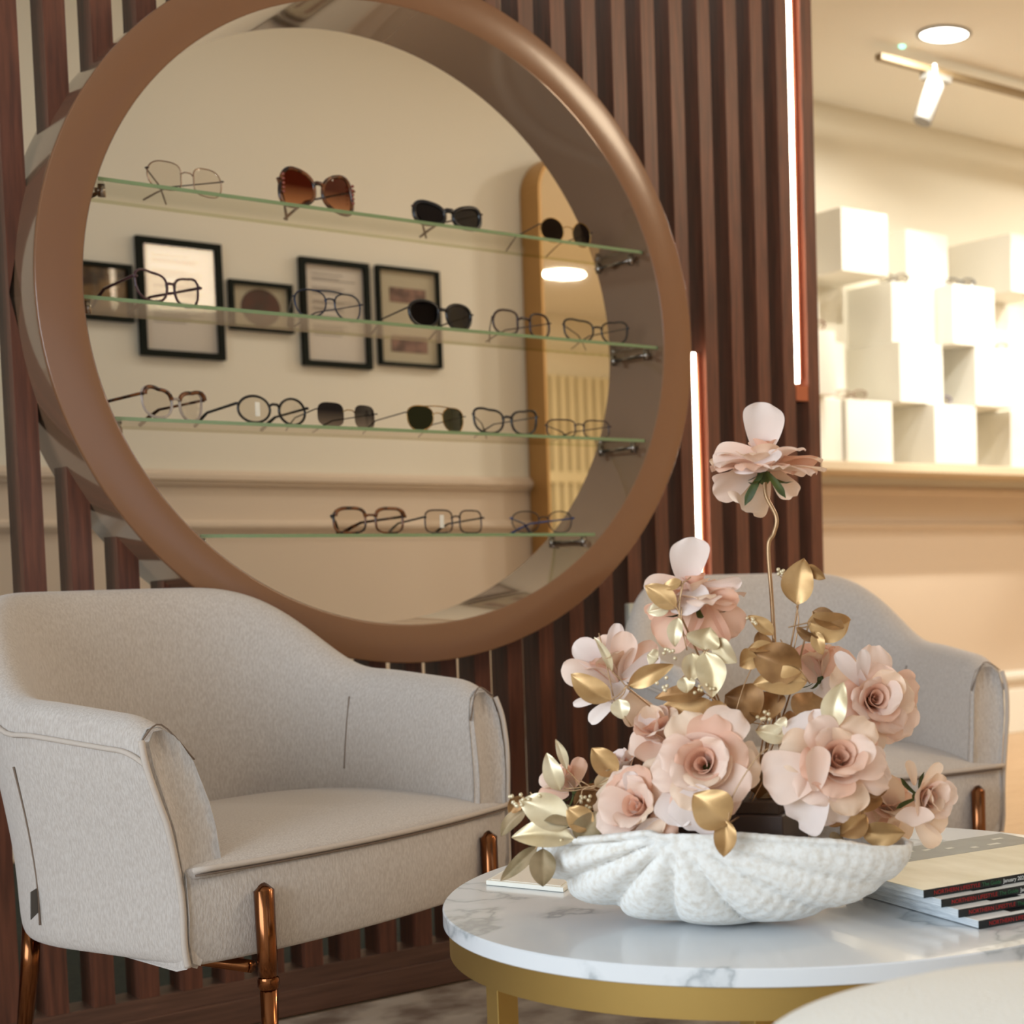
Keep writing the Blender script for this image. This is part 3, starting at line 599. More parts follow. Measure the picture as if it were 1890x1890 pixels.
lathe('tabletop', [(.0001, TZ - .018), (TR - .001, TZ - .018), (TR, TZ - .017), (TR, TZ - .0015), (TR - .0015, TZ), (.0001, TZ)], mb_, t, 128)
lathe('rim_band', [(TR - .02, TZ - .0195), (TR - .02, TZ - .05), (TR - .006, TZ - .05), (TR - .006, TZ - .0195), (TR - .02, TZ - .0195)], gold, t, 128, cap=False)
b = MB()
for px, py in ((925, 1820), (1404, 1868), (1604, 1870)):
    p_ = on_z(px, py, .38) - TC; p_.z = 0; d = p_.normalized() * (TR - .024); e = .0115
    sq = MB(); sq.box(d.x - e, d.x + e, d.y - e, d.y + e, .008, TZ - .0495); sq.build('leg', gold, t, bevel=.001)
d = V((.26, .24)); sq = MB(); sq.box(d.x - .0115, d.x + .0115, d.y - .0115, d.y + .0115, .008, TZ - .0495); sq.build('leg', gold, t, bevel=.001)

# booklet
t = thing('booklet', 'small white booklet with a cream cover at the left edge of the table', 'booklet', (0, 0, 0))
q0, q1, q2, q3 = on_z(897, 1634, TZ), on_z(1040, 1648, TZ), on_z(1090, 1612, TZ), on_z(950, 1603, TZ)
c = (q0 + q1 + q2 + q3) / 4; t.location = c
def slab(name, cs, z0, z1, m, par, bevel=0):
    vs = [V((p_.x - c.x, p_.y - c.y, z0)) for p_ in cs] + [V((p_.x - c.x, p_.y - c.y, z1)) for p_ in cs]
    return mesh(name, vs, boxvf(0, 1, 0, 1, 0, 1)[1], m, par, bevel=bevel)
slab('pages', (q0, q1, q2, q3), .0005, .006, white, t, .001); slab('cover', [c.lerp(p_, .9) for p_ in (q0, q1, q2, q3)], .006, .0068, mat('cream_card', (232, 222, 206), .6), t)
# magazines
magw = mat('page_block', (216, 222, 226), .6, col2=(186, 192, 196), scale=40, stretch=(1, 1, 30)); spine = mat('black_spine', (16, 20, 22), .35)
cov = mat('magazine_cover_art', (224, 218, 192), .3, col2=(196, 186, 148), scale=7, stretch=(3, 1, 1))
covd = mat('cover_dark_trees', (58, 66, 62), .3, col2=(30, 36, 28), scale=40); covw = mat('white_cover', (226, 230, 230), .3)
redt = mat('red_print', (170, 34, 34), .5); greent = mat('green_print', (46, 104, 66), .5); whitet = mat('white_print', (228, 228, 224), .5)
def text(body, x, z, size, m, parent, y=-.0004):
    cu = bpy.data.curves.new('txt', 'FONT'); cu.body = body; cu.size = size; cu.extrude = .0001; o = bpy.data.objects.new('txt', cu); COL.objects.link(o)
    bpy.context.view_layer.update(); me = bpy.data.meshes.new_from_object(o.evaluated_get(bpy.context.evaluated_depsgraph_get())); w_ = o.dimensions.x
    bpy.data.objects.remove(o); me.materials.clear(); me.materials.append(m)
    ob = bpy.data.objects.new('lettering', me); link(ob, parent); ob.location = (x, y, z); ob.rotation_euler = (PI / 2, 0, 0); return w_
MAGS = [(1.141, -1.747, 'lowest'), (1.136, -1.724, 'second from bottom'), (1.130, -1.706, 'third from bottom'), (1.121, -1.690, 'topmost')]
for i, (x, y, w_) in enumerate(MAGS):
    z = TZ + .0004 + i * .0087; rz = math.radians(-8 - .8 * (i % 2) + .6 * i)
    t = thing('magazine', 'black spined magazine, %s of the stack on the marble table%s' % (w_, ' with a pale landscape cover' if i == 3 else ''), 'magazine', (x, y, z), rz, 'magazines stacked on the table')
    box('pages', .0006, .275, .001, .208, .0006, .0076, magw, t); box('spine', 0, .275, 0, .0012, 0, .0082, spine, t)
    if i < 3: box('cover', 0.0, .275, .0012, .21, .0076, .0082, covw, t); box('cover_dark_print', .05, .09, .012, .03, .0082, .0083, spine, t)  # small dark block printed on the lower covers
    else:
        box('cover', 0.0, .275, .0012, .21, .0076, .0082, cov, t); box('cover_picture', .0, .275, .135, .21, .0082, .0083, covd, t)
        q = MB(); random.seed(4)
        for k in range(9): xx = .03 + k * .026; yy = .145 + random.random() * .04; q.box(xx, xx + random.uniform(.008, .018), yy, yy + .008, .0083, .0084)
        q.build('pale_houses_print', mat('pale_print', (190, 190, 180), .4), t)
    X = .012; X += text('NORTHERN LIFESTYLE', X, .0021, .0060, redt, t) + .003; X += text('The Guide', X, .0021, .0060, greent, t) + .003; X += text('January 2024', X, .0021, .0060, whitet, t)

# ================= FOREGROUND POUF =================
pc = on_z(1950, 1855, .50); 
pc = at(1975, 1700, 1.02); 
t = thing('ottoman', 'blurred cream boucle pouf in the bottom right foreground', 'ottoman', (pc.x, pc.y, 0))
bo = mat('cream_boucle', (244, 242, 234), .95, bump=.9, scale=260)
R0 = .25; ZT = .522
lathe('cushion', [(.0001, ZT), (R0 * .35, ZT - .003), (R0 * .6, ZT - .012), (R0 * .8, ZT - .028), (R0 * .93, ZT - .055), (R0, ZT - .10), (R0 * 1.01, ZT - .18), (R0 * .97, .15), (R0 * .88, .07), (.0001, .06)], bo, t, 64)
for k in range(4):
    a_ = PI / 4 + k * PI / 2; tube('foot', [(R0 * .6 * math.cos(a_), R0 * .6 * math.sin(a_), .07), (R0 * .6 * math.cos(a_), R0 * .6 * math.sin(a_), .009)], [.016, .012], copper, t, 12)

# ================= SHELL BOWL =================
SC = V((.988, -1.523, TZ)); sdir = V((.219, -.323, 0)).normalized(); sn = V((-sdir.y * -1, sdir.x * -1, 0))
sn = V((sdir.y, -sdir.x, 0))                                # towards the camera side
if sn.dot(CP - SC) < 0: sn = -sn
shellm = mat('chalk_white_shell', (240, 239, 235), .8, col2=(220, 213, 202), scale=150, bump=.4, lo=.42, hi=.72, detail=10)
t = thing('shell_bowl', 'white textured giant clam shell bowl holding the roses on the marble table', 'bowl', SC)
def shell(inner=False):
    nu, nv = 260, 36; vs = []; fs = []; HL = .205; HB = .098
    for i in range(nu):
        a = 2 * PI * i / nu; ca, sa = math.cos(a), math.sin(a)       # ca along length, sa front(+)/back(-)
        ex = abs(ca) ** .95 * (1 if ca > 0 else -1); ey = abs(sa) ** 1.25 * (1 if sa > 0 else -1)
        for j in range(nv + 1):
            g = j / nv                                              # 0 bottom centre, 1 rim
            prof = math.sin(g * PI / 2) ** .75
            zz = (1 - math.cos(g * PI / 2)) ** .72
            x = HL * ex * (prof ** .92) ; y = HB * ey * (prof ** .8)
            rim = .083 + .024 * (1 - abs(ex) ** 1.6) * (1 if sa > 0 else .75) + .0 * ex
            z = rim * zz
            # fan ribs radiating from the middle of the front rim
            fx = x / HL + .02; fz = (z - .108) / .105; ang = math.atan2(-fz, -fx)   # left = 0, down = pi/2
            rad = math.hypot(fx * 1.5, fz)
            amp = .0
            if sa > -.2:
                left = .42 + .58 / (1 + math.exp((ang - PI / 2 - .45) * 6))
                amp = .019 * min(1, rad * 1.5 + .12) * left * min(1, (sa + .2) * 2) * min(1, g * 4)
                r_ = abs(math.sin(ang * 8.5 + .35)) ** .55
            else: r_ = abs(math.sin(a * 7)) ** .7; amp = .006 * g
            nrm = V((ex * .5, ey, -.35)).normalized()
            if inner: nrm = -nrm * 1; 
            p_ = V((x, y, z)) + V((ex * .5, ey, -.25)).normalized() * (amp * (r_ - .5))
            fine = .0005 * math.sin(rad * 75 + 3 * math.sin(ang * 3)) * min(1, g * 3) * (1 if ang > PI / 2 else .35)
            p_ += nrm * fine
            p_.z = max(p_.z, .0006 if g < .25 else .0)
            vs.append(sdir * p_.x + sn * p_.y + V((0, 0, p_.z + .0008)))
    for i in range(nu):
        k = (i + 1) % nu
        for j in range(nv): fs.append((i * (nv + 1) + j, k * (nv + 1) + j, k * (nv + 1) + j + 1, i * (nv + 1) + j + 1))
    return vs, fs
v, f = shell(); o = mesh('shell_body', v, f, shellm, t, smooth=True); md = o.modifiers.new('s', 'SOLIDIFY'); md.thickness = .006; md.offset = 1
t['category'] = 'bowl'
# planter block
t2 = thing('planter_box', 'dark brown square planter inside the shell bowl beneath the roses', 'planter', SC + V((0, 0, .03)))
pb = mat('dark_brown_planter', (58, 42, 34), .6, bump=.2, scale=50)
def obox(name, cen, hl, hw, z0, z1, m, parent, bevel=.002):
    vs = [sdir * a + sn * b + V((0, 0, z)) + cen for z in (z0, z1) for a, b in ((-hl, -hw), (hl, -hw), (hl, hw), (-hl, hw))]
    return mesh(name, vs, boxvf(0, 1, 0, 1, 0, 1)[1], m, parent, bevel=bevel)
obox('planter_body', V((0, 0, 0)), .085, .045, 0, .088, pb, t2); obox('foam', V((0, 0, 0)), .08, .04, .088, .10, mat('brown_foam', (66, 50, 38), .95, bump=.8, scale=90), t2)

# ================= ROSES =================
def petal_grid(L, Wd, cup, bend0, curl, ruffle, seed, nu=10, nv=10, tipn=0.0, base=.16):
    rnd = random.Random(seed); ph = rnd.uniform(0, 6.28); asym = rnd.uniform(-.12, .12)
    vs = []; fs = []; y = z = 0; cs = []
    for j in range(nv + 1):
        v_ = j / nv; th = bend0 - curl * v_ ** 2.6
        if j: y += L / nv * math.cos(th); z += L / nv * math.sin(th)
        cs.append((y, z, th, v_))
    for (y, z, th, v_) in cs:
        v2 = v_ * .97; wd = Wd / 2 * (base * (1 - v_) + (v2 ** .62) * (1 - v2 ** 6) ** .5)
        for i in range(nu + 1):
            u = -1 + 2 * i / nu
            x = u * wd + asym * Wd * v_ * v_
            lift = cup * (u * u) * wd * (1 - .45 * v_)
            rf = ruffle * math.sin(u * 5 + ph) * v_ ** 2 * abs(u) ** .5
            curlb = -.35 * curl * wd * max(0, abs(u) - .6) * v_
            h = lift + rf + curlb; pull = (tipn * (1 - abs(u)) * v_ ** 6 - .05 * Wd * u * u * v_ ** 4)
            vs.append(V((x, y - math.sin(th) * h + pull * math.cos(th), z + math.cos(th) * h + pull * math.sin(th))))
    for j in range(nv):
        for i in range(nu): q_ = j * (nu + 1) + i; fs.append((q_, q_ + 1, q_ + nu + 2, q_ + nu + 1))
    return vs, fs
def leaf_grid(L, Wd, cup, curl, seed, nu=8, nv=12):
    rnd = random.Random(seed); ph = rnd.uniform(0, 6.28); bd = rnd.uniform(-.14, .14); vs = []; fs = []; y = z = 0
    for j in range(nv + 1):
        v_ = j / nv; th = .18 - curl * v_ ** 2
        if j: y += L / nv * math.cos(th); z += L / nv * math.sin(th)
        wd = Wd / 2 * (math.sin(PI * v_ ** .82) ** .78 if 0 < j < nv else .03)
        for i in range(nu + 1):
            u = -1 + 2 * i / nu; h = cup * abs(u) * wd + .05 * Wd * math.sin(v_ * 9 + ph + u * 2) * abs(u) - .02 * Wd * (1 - abs(u)) ** 6
            vs.append(V((u * wd + bd * Wd * math.sin(PI * v_), y - math.sin(th) * h, z + math.cos(th) * h)))
    for j in range(nv):
        for i in range(nu): q_ = j * (nu + 1) + i; fs.append((q_, q_ + 1, q_ + nu + 2, q_ + nu + 1))
    return vs, fs
def wrap_petal(r0, h, span, phi0, bulge, lip, seed, nu=12, nv=9):
    rnd = random.Random(seed); ph = rnd.uniform(0, 6.28); vs = []; fs = []
    for j in range(nv + 1):
        v_ = j / nv; rr = r0 * (.28 + .72 * math.sin(min(1, v_ * 1.25) * PI / 2) ** .8) * (1 + bulge * math.sin(v_ * PI)) + lip * max(0, v_ - .72) ** 1.5 * 6
        wd = span * (.35 + .65 * math.sin(min(1, v_ * 1.5) * PI / 2)) * (1 if v_ < .9 else .93)
        for i in range(nu + 1):
            u = -1 + 2 * i / nu; a = phi0 + u * wd
            hh = h * (v_ - .13 * u * u * v_ ** 3) * (1 + .02 * math.sin(3 * u + ph))
            r2 = rr * (1 + .10 * u) + .0008 * math.sin(4 * u + ph) * v_
            vs.append(V((r2 * math.cos(a), r2 * math.sin(a), hh)))
    for j in range(nv):
        for i in range(nu): q_ = j * (nu + 1) + i; fs.append((q_, q_ + 1, q_ + nu + 2, q_ + nu + 1))
    return vs, fs
def frame_from(zaxis, roll=0):
    z = zaxis.normalized(); x = V((0, 0, 1)).cross(z)
    if x.length < .1: x = V((1, 0, 0)).cross(z)
    x.normalize(); y = z.cross(x); M = Matrix((x, y, z)).transposed(); return M @ Matrix.Rotation(roll, 3, 'Z')
def camdir(r, u, f): return CR * r + CU * u - CF * f           # f>0 points at the photographer's side
def rose(label, px, py, t_, axis, Sz, seed, layers, core=1.0, specials=(), stem=None, sep=True, mats=(petalm, petald, petalm, petalp), heart=petald):
    rnd = random.Random(seed); c = at(px, py, t_)
    T = thing('rose', label, 'rose', c, 0, 'blush silk roses in the shell bowl')
    M = frame_from(camdir(*axis), rnd.uniform(0, 6))
    # heart: tight spiral
    if core:
        k = 9
        for i in range(k):
            g = i / (k - 1); r0 = Sz * (.06 + .36 * g) * core; h = Sz * (.62 + .16 * math.sin(g * PI)) * (1 - .08 * g)
            v_, f_ = wrap_petal(r0, h, 1.9 - .75 * g, i * 2.4 + rnd.random() * .3, .16, Sz * (.05 + .16 * g), seed * 31 + i)
            mesh('petal', [M @ (p_ - V((0, 0, Sz * .32))) for p_ in v_], f_, heart if i < 6 else mats[i % 4], T, smooth=True, sub=1)
    for li, (n_, elev, L, W_, cup, curl, ruf) in enumerate(layers):
        for i in range(n_):
            a = 2 * PI * (i + .5 * (li % 2)) / n_ + rnd.uniform(-.2, .2); el = math.radians(elev + rnd.uniform(-8, 8)); k = rnd.uniform(.88, 1.1)
            v_, f_ = petal_grid(L * Sz * k, W_ * Sz * rnd.uniform(.9, 1.08), cup, .25, curl, ruf * Sz, seed * 77 + li * 11 + i)
            # petal local: +Y length, +Z inner face. elevation el is the angle from the rose axis
            yv = V((math.sin(el), 0, math.cos(el))); zv = V((-math.cos(el), 0, math.sin(el))); xv = yv.cross(zv)
            Q = Matrix((xv, yv, zv)).transposed(); Rz = Matrix.Rotation(a, 3, 'Z'); base = V((Sz * .10, 0, -Sz * .30))
            mesh('petal', [M @ (Rz @ (base + Q @ p_)) for p_ in v_], f_, mats[(li + i) % len(mats)], T, smooth=True, sub=1)
    for s_ in specials: add_px(T, c, t_, 'petal', *s_)
    if sep:
        for i in range(5):
            a = 2 * PI * i / 5; v_, f_ = petal_grid(Sz * .75, Sz * .2, .3, .1, -.8, 0, i, 4, 6, tipn=Sz * .1)
            el = math.radians(128); yv = V((math.sin(el), 0, math.cos(el))); zv = V((-math.cos(el), 0, math.sin(el))); xv = yv.cross(zv); Q = Matrix((xv, yv, zv)).transposed()
            mesh('sepal', [M @ (Matrix.Rotation(a, 3, 'Z') @ (V((Sz * .06, 0, -Sz * .34)) + Q @ p_)) for p_ in v_], f_, green, T, smooth=True)
        v_, f_ = ball((0, 0, 0), Sz * .16, 10, 6, (1, 1, 1.2)); mesh('calyx', [M @ (p_ - V((0, 0, Sz * .40))) for p_ in v_], f_, green, T, smooth=True)
    if stem:
        pts = smoothline([at(x, y, tt) - c for x, y, tt in stem], 8); tube('stem', pts, .0022, twigm, T, 8)
    return T
def add_px(T, c, t0, name, bx, by, tx, ty, wpx, roll, m=None, dt=0, cup=.35, curl=.5, ruf=.03, dtb=0, tipn=0, rnd_seed=None, sub=1):
    p0 = at(bx, by, t0 + dtb); p1 = at(tx, ty, t0 + dt); L = (p1 - p0).length; W_ = wpx / FPX * t0
    y = (p1 - p0).normalized(); nz = (CP - p0).normalized(); nz = (nz - y * nz.dot(y)).normalized(); nz = Quaternion(y, math.radians(roll)) @ nz; x = y.cross(nz)
    sd = int(bx * 7 + ty * 13 + wpx) if rnd_seed is None else rnd_seed
    v_, f_ = petal_grid(L * 1.04, W_, cup, .18, curl, ruf * W_, sd, tipn=tipn * W_)
    if name == 'leaf': v_, f_ = leaf_grid(L * 1.05, W_ * 1.22, cup, curl, sd)
    Q = Matrix((x, y, nz)).transposed(); off_ = p0 - c
    return mesh(name, [off_ + Q @ p_ for p_ in v_], f_, m or petalm, T, smooth=True, sub=sub)
full = [(5, 30, 1.0, 1.05, .45, .9, .05), (5, 52, 1.15, 1.15, .35, 1.2, .06), (6, 74, 1.25, 1.2, .25, 1.1, .08)]
wide = [(5, 62, 1.05, 1.0, .35, .9, .06), (7, 84, 1.2, 1.05, .25, .9, .08), (6, 100, 1.25, 1.0, .2, .4, .08)]
bud = [(4, 18, 1.05, 1.1, .5, .7, .04), (5, 36, 1.1, 1.1, .4, .9, .05)]
stemT = [(1412, 885, 1.70), (1414, 915, 1.70), (1433, 955, 1.70), (1428, 985, 1.70), (1418, 1010, 1.70), (1424, 1100, 1.70), (1430, 1200, 1.70), (1438, 1330, 1.70), (1445, 1470, 1.69)]
rose('wide open blush rose on the tall bent stem, highest in the arrangement', 1409, 846, 1.70, (-.02, 1, .12), .047, 3, wide, core=.55, stem=stemT,
     specials=[(1405, 838, 1412, 746, 98, 8, petalw, -.005, .3, .3, .03), (1412, 862, 1388, 943, 120, 150, petalp, .0, .2, .3, .08, .03), (1425, 865, 1470, 908, 60, 150, petalp, .0, .2, .3, .06, .02), (1400, 842, 1318, 850, 80, 40, petalm, .0), (1400, 850, 1316, 905, 80, -40, petalm, -.01), (1420, 842, 1508, 845, 60, 55, petald, .0), (1400, 845, 1396, 876, 120, 30, petalw, -.04)])
_t = bpy.data.objects['rose']
for q_ in ((1407, 872, 1379, 926, 20, 10, green), (1414, 870, 1447, 912, 18, -10, green)): add_px(_t, _t.location.copy(), 1.69, 'sepal', *q_, tipn=.4)
rose('open rose with an upright pale petal, left of the tall stem', 1283, 1090, 1.66, (-.05, 1, .25), .042, 8, [(5, 62, 1.0, 1.0, .3, .9, .06), (6, 86, 1.2, 1.0, .2, .7, .08)], core=.5,
     specials=[(1268, 1078, 1266, 993, 92, 5, petalw, -.01, .3, .3), (1275, 1085, 1190, 1080, 60, 50, petalm, -.01), (1290, 1080, 1366, 1068, 52, 50, petalw, -.01), (1290, 1090, 1362, 1110, 60, 30, petald, -.01), (1275, 1085, 1285, 1130, 95, 10, petalw, -.03),
               (1300, 1115, 1225, 1185, 105, 10, petald, .02, .4, .2), (1300, 1115, 1310, 1195, 105, 0, petald, .015, .4, .2), (1310, 1110, 1362, 1165, 80, -15, petald, .02, .3, .3), (1245, 1110, 1200, 1140, 55, 0, petald, .02)], stem=[(1290, 1120, 1.67), (1300, 1200, 1.68), (1330, 1350, 1.69), (1360, 1480, 1.69)])
rose('loose open rose on the left of the arrangement above the gold leaves', 1135, 1240, 1.66, (-.35, .8, .3), .040, 12, bud, core=.6,
     specials=[(1135, 1245, 1064, 1185, 62, 0, petalw, -.01), (1135, 1255, 1038, 1238, 66, -10, petalm, -.01), (1130, 1240, 1100, 1180, 70, 0, petalm, .01), (1125, 1240, 1135, 1152, 40, 10, petalw, -.01), (1140, 1250, 1160, 1168, 62, 0, petalm, -.015),
               (1145, 1255, 1216, 1212, 50, 20, petalw, -.01), (1140, 1255, 1205, 1185, 50, 0, petald, .0), (1135, 1260, 1150, 1292, 60, 0, petalw, -.02), (1130, 1280, 1060, 1300, 22, 0, petalw, 0), (1140, 1290, 1088, 1330, 34, 10, petalw, 0), (1150, 1280, 1185, 1330, 80, 0, petalp, .02)])
rose('large full rose at the front centre above the shell rim', 1300, 1412, 1.585, (-.02, .22, 1), .047, 21, full, core=1.12,
     specials=[(1300, 1450, 1285, 1530, 150, 20, petalw, .0, .2, .4, .05, -.03), (1340, 1410, 1400, 1400, 90, 0, petalp, .02), (1255, 1450, 1235, 1520, 90, 10, petalw, 0)])
rose('large open rose facing right at the front, beside the full centre rose', 1545, 1405, 1.60, (.30, .42, .85), .046, 27, full, core=.95,
     specials=[(1520, 1420, 1415, 1450, 130, 10, petalm, -.01, .3, .4, .05, -.02), (1520, 1450, 1470, 1512, 150, 15, petalw, .0, .2, .4, .08, -.02), (1505, 1400, 1475, 1320, 110, 0, petalw, .02), (1530, 1460, 1560, 1512, 110, 10, petalw, .0, .2, .3, .1, -.01), (1505, 1460, 1500, 1380, 62, 20, petalm, -.03, .6, .2, .02, -.03)])
rose('open rose at the right rear in front of the far armchair', 1612, 1292, 1.70, (.30, .15, .85), .044, 33, full, core=.8,
     specials=[(1600, 1270, 1545, 1205, 40, 0, petalw, -.03), (1590, 1260, 1590, 1200, 36, 20, petalw, -.03), (1630, 1300, 1690, 1310, 80, 0, petalp, .02), (1600, 1330, 1660, 1362, 60, 20, petalm, .0), (1590, 1320, 1580, 1372, 70, 20, petalm, .0)])
rose('half closed rose at the far right beside the magazines', 1708, 1472, 1.66, (.55, .0, .7), .033, 41, bud, core=.9, mats=(petalm, petalp, petalp, petalm),
     specials=[(1700, 1460, 1733, 1408, 30, 0, petalp, 0), (1688, 1450, 1675, 1405, 28, 30, petalp, 0), (1690, 1490, 1690, 1530, 90, 0, petalm, -.03, .5, -.3, .02, -.02), (1700, 1500, 1748, 1520, 60, 10, petalp, 0), (1690, 1510, 1730, 1560, 48, 10, petalp, 0)])
rose('blush rose lying low on the left of the shell rim', 1180, 1492, 1.61, (-.30, .30, .75), .042, 47, full, core=.8,
     specials=[(1190, 1500, 1105, 1490, 90, 10, petalm, -.01), (1180, 1520, 1120, 1552, 60, 10, petald, 0), (1200, 1510, 1215, 1556, 120, 10, petalw, 0, .2, .3, .04, -.02), (1165, 1470, 1170, 1425, 44, 0, petalw, 0)])
rose('blush rose behind the front centre rose, on its upper left', 1218, 1352, 1.65, (-.25, .55, .5), .034, 53, bud, core=.7, specials=[(1215, 1380, 1165, 1360, 80, 0, petalm, 0), (1210, 1370, 1200, 1412, 90, 0, petald, -.01), (1210, 1375, 1200, 1308, 70, 0, petalw, 0), (1225, 1375, 1255, 1310, 70, 0, petald, .01)])
rose('small pink rose among gold leaves at the far left', 1050, 1448, 1.68, (-.5, .6, .3), .026, 59, bud, core=.7, specials=[(1050, 1460, 1000, 1430, 44, 0, petalm, 0), (1055, 1455, 1075, 1400, 40, 0, petald, 0), (1050, 1465, 995, 1470, 40, 0, petald, 0)])
rose('peach rose tucked behind the right rear rose', 1512, 1232, 1.76, (-.15, .8, .1), .034, 61, bud, core=.7, mats=(petald, petalp, petald, petalp), specials=[(1510, 1260, 1500, 1188, 110, 0, petald, 0, .4, .1), (1530, 1265, 1560, 1200, 80, 0, petald, .01), (1510, 1270, 1540, 1290, 90, 0, petalw, -.03)])
rose('dusky rose between the front right rose and the half closed rose', 1642, 1490, 1.69, (.1, .3, .4), .032, 67, bud, core=.6, mats=(petalp, petald, petalp, petald), specials=[(1640, 1540, 1640, 1425, 84, 0, petalp, -.01, .6, .0), (1635, 1480, 1600, 1530, 70, 0, petald, -.01), (1645, 1520, 1680, 1545, 80, 0, petalp, -.01)])
rose('pale rose half hidden between the left roses', 1150, 1422, 1.69, (-.2, .7, .3), .030, 71, bud, core=.6, mats=(petalw, petalm, petalw, petalw), specials=[(1150, 1440, 1195, 1440, 50, 0, petalw, 0), (1150, 1440, 1110, 1410, 60, 0, petalw, 0)])

# ================= GOLD LEAF SPRIGS =================
HUB = (1385, 1490, 1.70)
def sprig(label, t_, leaves, twigs=(), berries=(), hub=HUB):
    b0 = leaves[0] if leaves else None; c = at(*(hub))
    T = thing('gold_leaf_sprig', label, 'leaves', c, 0, 'gold painted leaf sprigs')
    bx = []
    for L in leaves:
        (x0, y0, x1, y1, wp, roll, m) = L[:7]; dt = L[7] if len(L) > 7 else 0; cv = L[8] if len(L) > 8 else .5
        o = add_px(T, c, t_, 'leaf', x0, y0, x1, y1, wp, roll, m, dt, .28, cv, .05, tipn=.5)
        bx.append((x0, y0))
        p0 = at(x0, y0, t_) - c; p1 = at(x0 + (x1 - x0) * .8, y0 + (y1 - y0) * .8, t_ + dt * .8) - c
    cx = sum(b[0] for b in bx) / len(bx); cy = sum(b[1] for b in bx) / len(bx)
    for (x, y) in bx:
        if math.hypot(x - cx, y - cy) > 2: tube('twig', smoothline([at(x, y, t_) - c, at((x + cx) / 2 + 3, (y + cy) / 2 + 4, t_) - c, at(cx, cy + 6, t_) - c], 4), .0007, twigm, T, 6)
    tube('stem', smoothline([at(cx, cy + 6, t_) - c, at((cx * .6 + hub[0] * .4) + 8, cy * .6 + hub[1] * .4, (t_ + hub[2]) / 2) - c, V((0, 0, 0))], 8), .0011, twigm, T, 6)
    for tw in twigs: tube('twig', smoothline([at(x, y, t_) - c for x, y in tw], 4), .0007, twigm, T, 6)
    if berries:
        q = MB()
        for (x, y) in berries: q.add(*[[p_ for p_ in v] for v in [ball(at(x, y, t_ - .004) - c, .0021, 7, 5)[0]]], ball((0, 0, 0), .0021, 7, 5)[1])
        q.build('berry_cluster', champ, T, smooth=True)
    return T
def cl(x, y, n, sx, sy, sd):
    r = random.Random(sd); return [(x + r.uniform(-sx, sx), y + r.uniform(-sy, sy)) for _ in range(n)]
sprig('upright gold leaf and folded leaf right of the tall stem', 1.68, [(1470, 1116, 1484, 1034, 50, 0, goldleaf), (1486, 1045, 1522, 1068, 22, 30, goldleaf)], [[(1470, 1118), (1474, 1150), (1465, 1200)], [(1440, 1064), (1455, 1072)]], cl(1442, 1056, 5, 7, 5, 1))
sprig('crumpled gold leaf cluster hanging right of the tall stem', 1.67, [(1490, 1148, 1574, 1152, 52, 20, goldleaf, 0, 1.2), (1500, 1128, 1556, 1158, 34, -30, brownleaf), (1470, 1158, 1512, 1180, 20, 40, brownleaf), (1505, 1165, 1518, 1207, 22, 0, goldleaf)], [[(1455, 1158), (1480, 1152), (1500, 1148)]])
sprig('small curled gold leaf left of the tall stem', 1.67, [(1428, 1172, 1382, 1138, 24, 20, goldleaf)], [[(1430, 1180), (1436, 1240)]], cl(1387, 1146, 6, 9, 6, 2))
sprig('broad dark gold leaves in the centre beneath the tall stem', 1.65, [(1480, 1238, 1392, 1206, 66, -10, brownleaf), (1490, 1258, 1394, 1262, 46, 15, goldleaf), (1400, 1215, 1366, 1228, 34, 0, goldleaf), (1432, 1195, 1380, 1198, 24, 40, goldleaf), (1425, 1225, 1400, 1168, 30, 0, brownleaf, .02)], [[(1400, 1210), (1375, 1260), (1355, 1325)], [(1440, 1180), (1495, 1262)]])
sprig('rounded bronze leaves behind the front centre rose', 1.66, [(1400, 1325, 1340, 1285, 72, 0, brownleaf), (1330, 1322, 1222, 1308, 56, 15, goldleaf), (1420, 1330, 1400, 1280, 60, 10, brownleaf, .02), (1480, 1330, 1500, 1280, 60, 0, brownleaf, .02), (1445, 1355, 1480, 1330, 50, 0, brownleaf, .03)])
sprig('pair of pale champagne leaves in front of the left open rose', 1.63, [(1300, 1202, 1314, 1284, 46, 5, champ), (1300, 1200, 1312, 1158, 52, 0, champ, 0, -.3), (1322, 1178, 1358, 1222, 34, 20, champ), (1278, 1205, 1276, 1256, 34, -15, champ), (1260, 1250, 1268, 1278, 28, 0, champ)], [[(1300, 1200), (1262, 1170), (1258, 1120)]], cl(1300, 1272, 8, 18, 10, 3))
sprig('gold leaves hanging over the open rose left of the tall stem', 1.63, [(1248, 1122, 1192, 1082, 34, 0, goldleaf), (1236, 1120, 1197, 1130, 24, 10, champ), (1252, 1140, 1246, 1192, 24, 0, champ), (1258, 1072, 1222, 1085, 18, 20, goldleaf)], [[(1262, 1072), (1254, 1130), (1268, 1200)], [(1275, 1065), (1250, 1085)]], cl(1236, 1208, 7, 12, 12, 4))
sprig('gold leaves under the loose left rose', 1.63, [(1128, 1292, 1056, 1246, 40, 10, goldleaf), (1160, 1266, 1240, 1228, 32, 15, goldleaf), (1142, 1290, 1150, 1326, 30, 0, champ), (1130, 1240, 1098, 1178, 14, 20, champ), (1215, 1215, 1196, 1208, 26, 0, champ)], [[(1132, 1285), (1118, 1220), (1105, 1168)], [(1132, 1290), (1165, 1340)]], cl(1222, 1262, 6, 10, 14, 5))
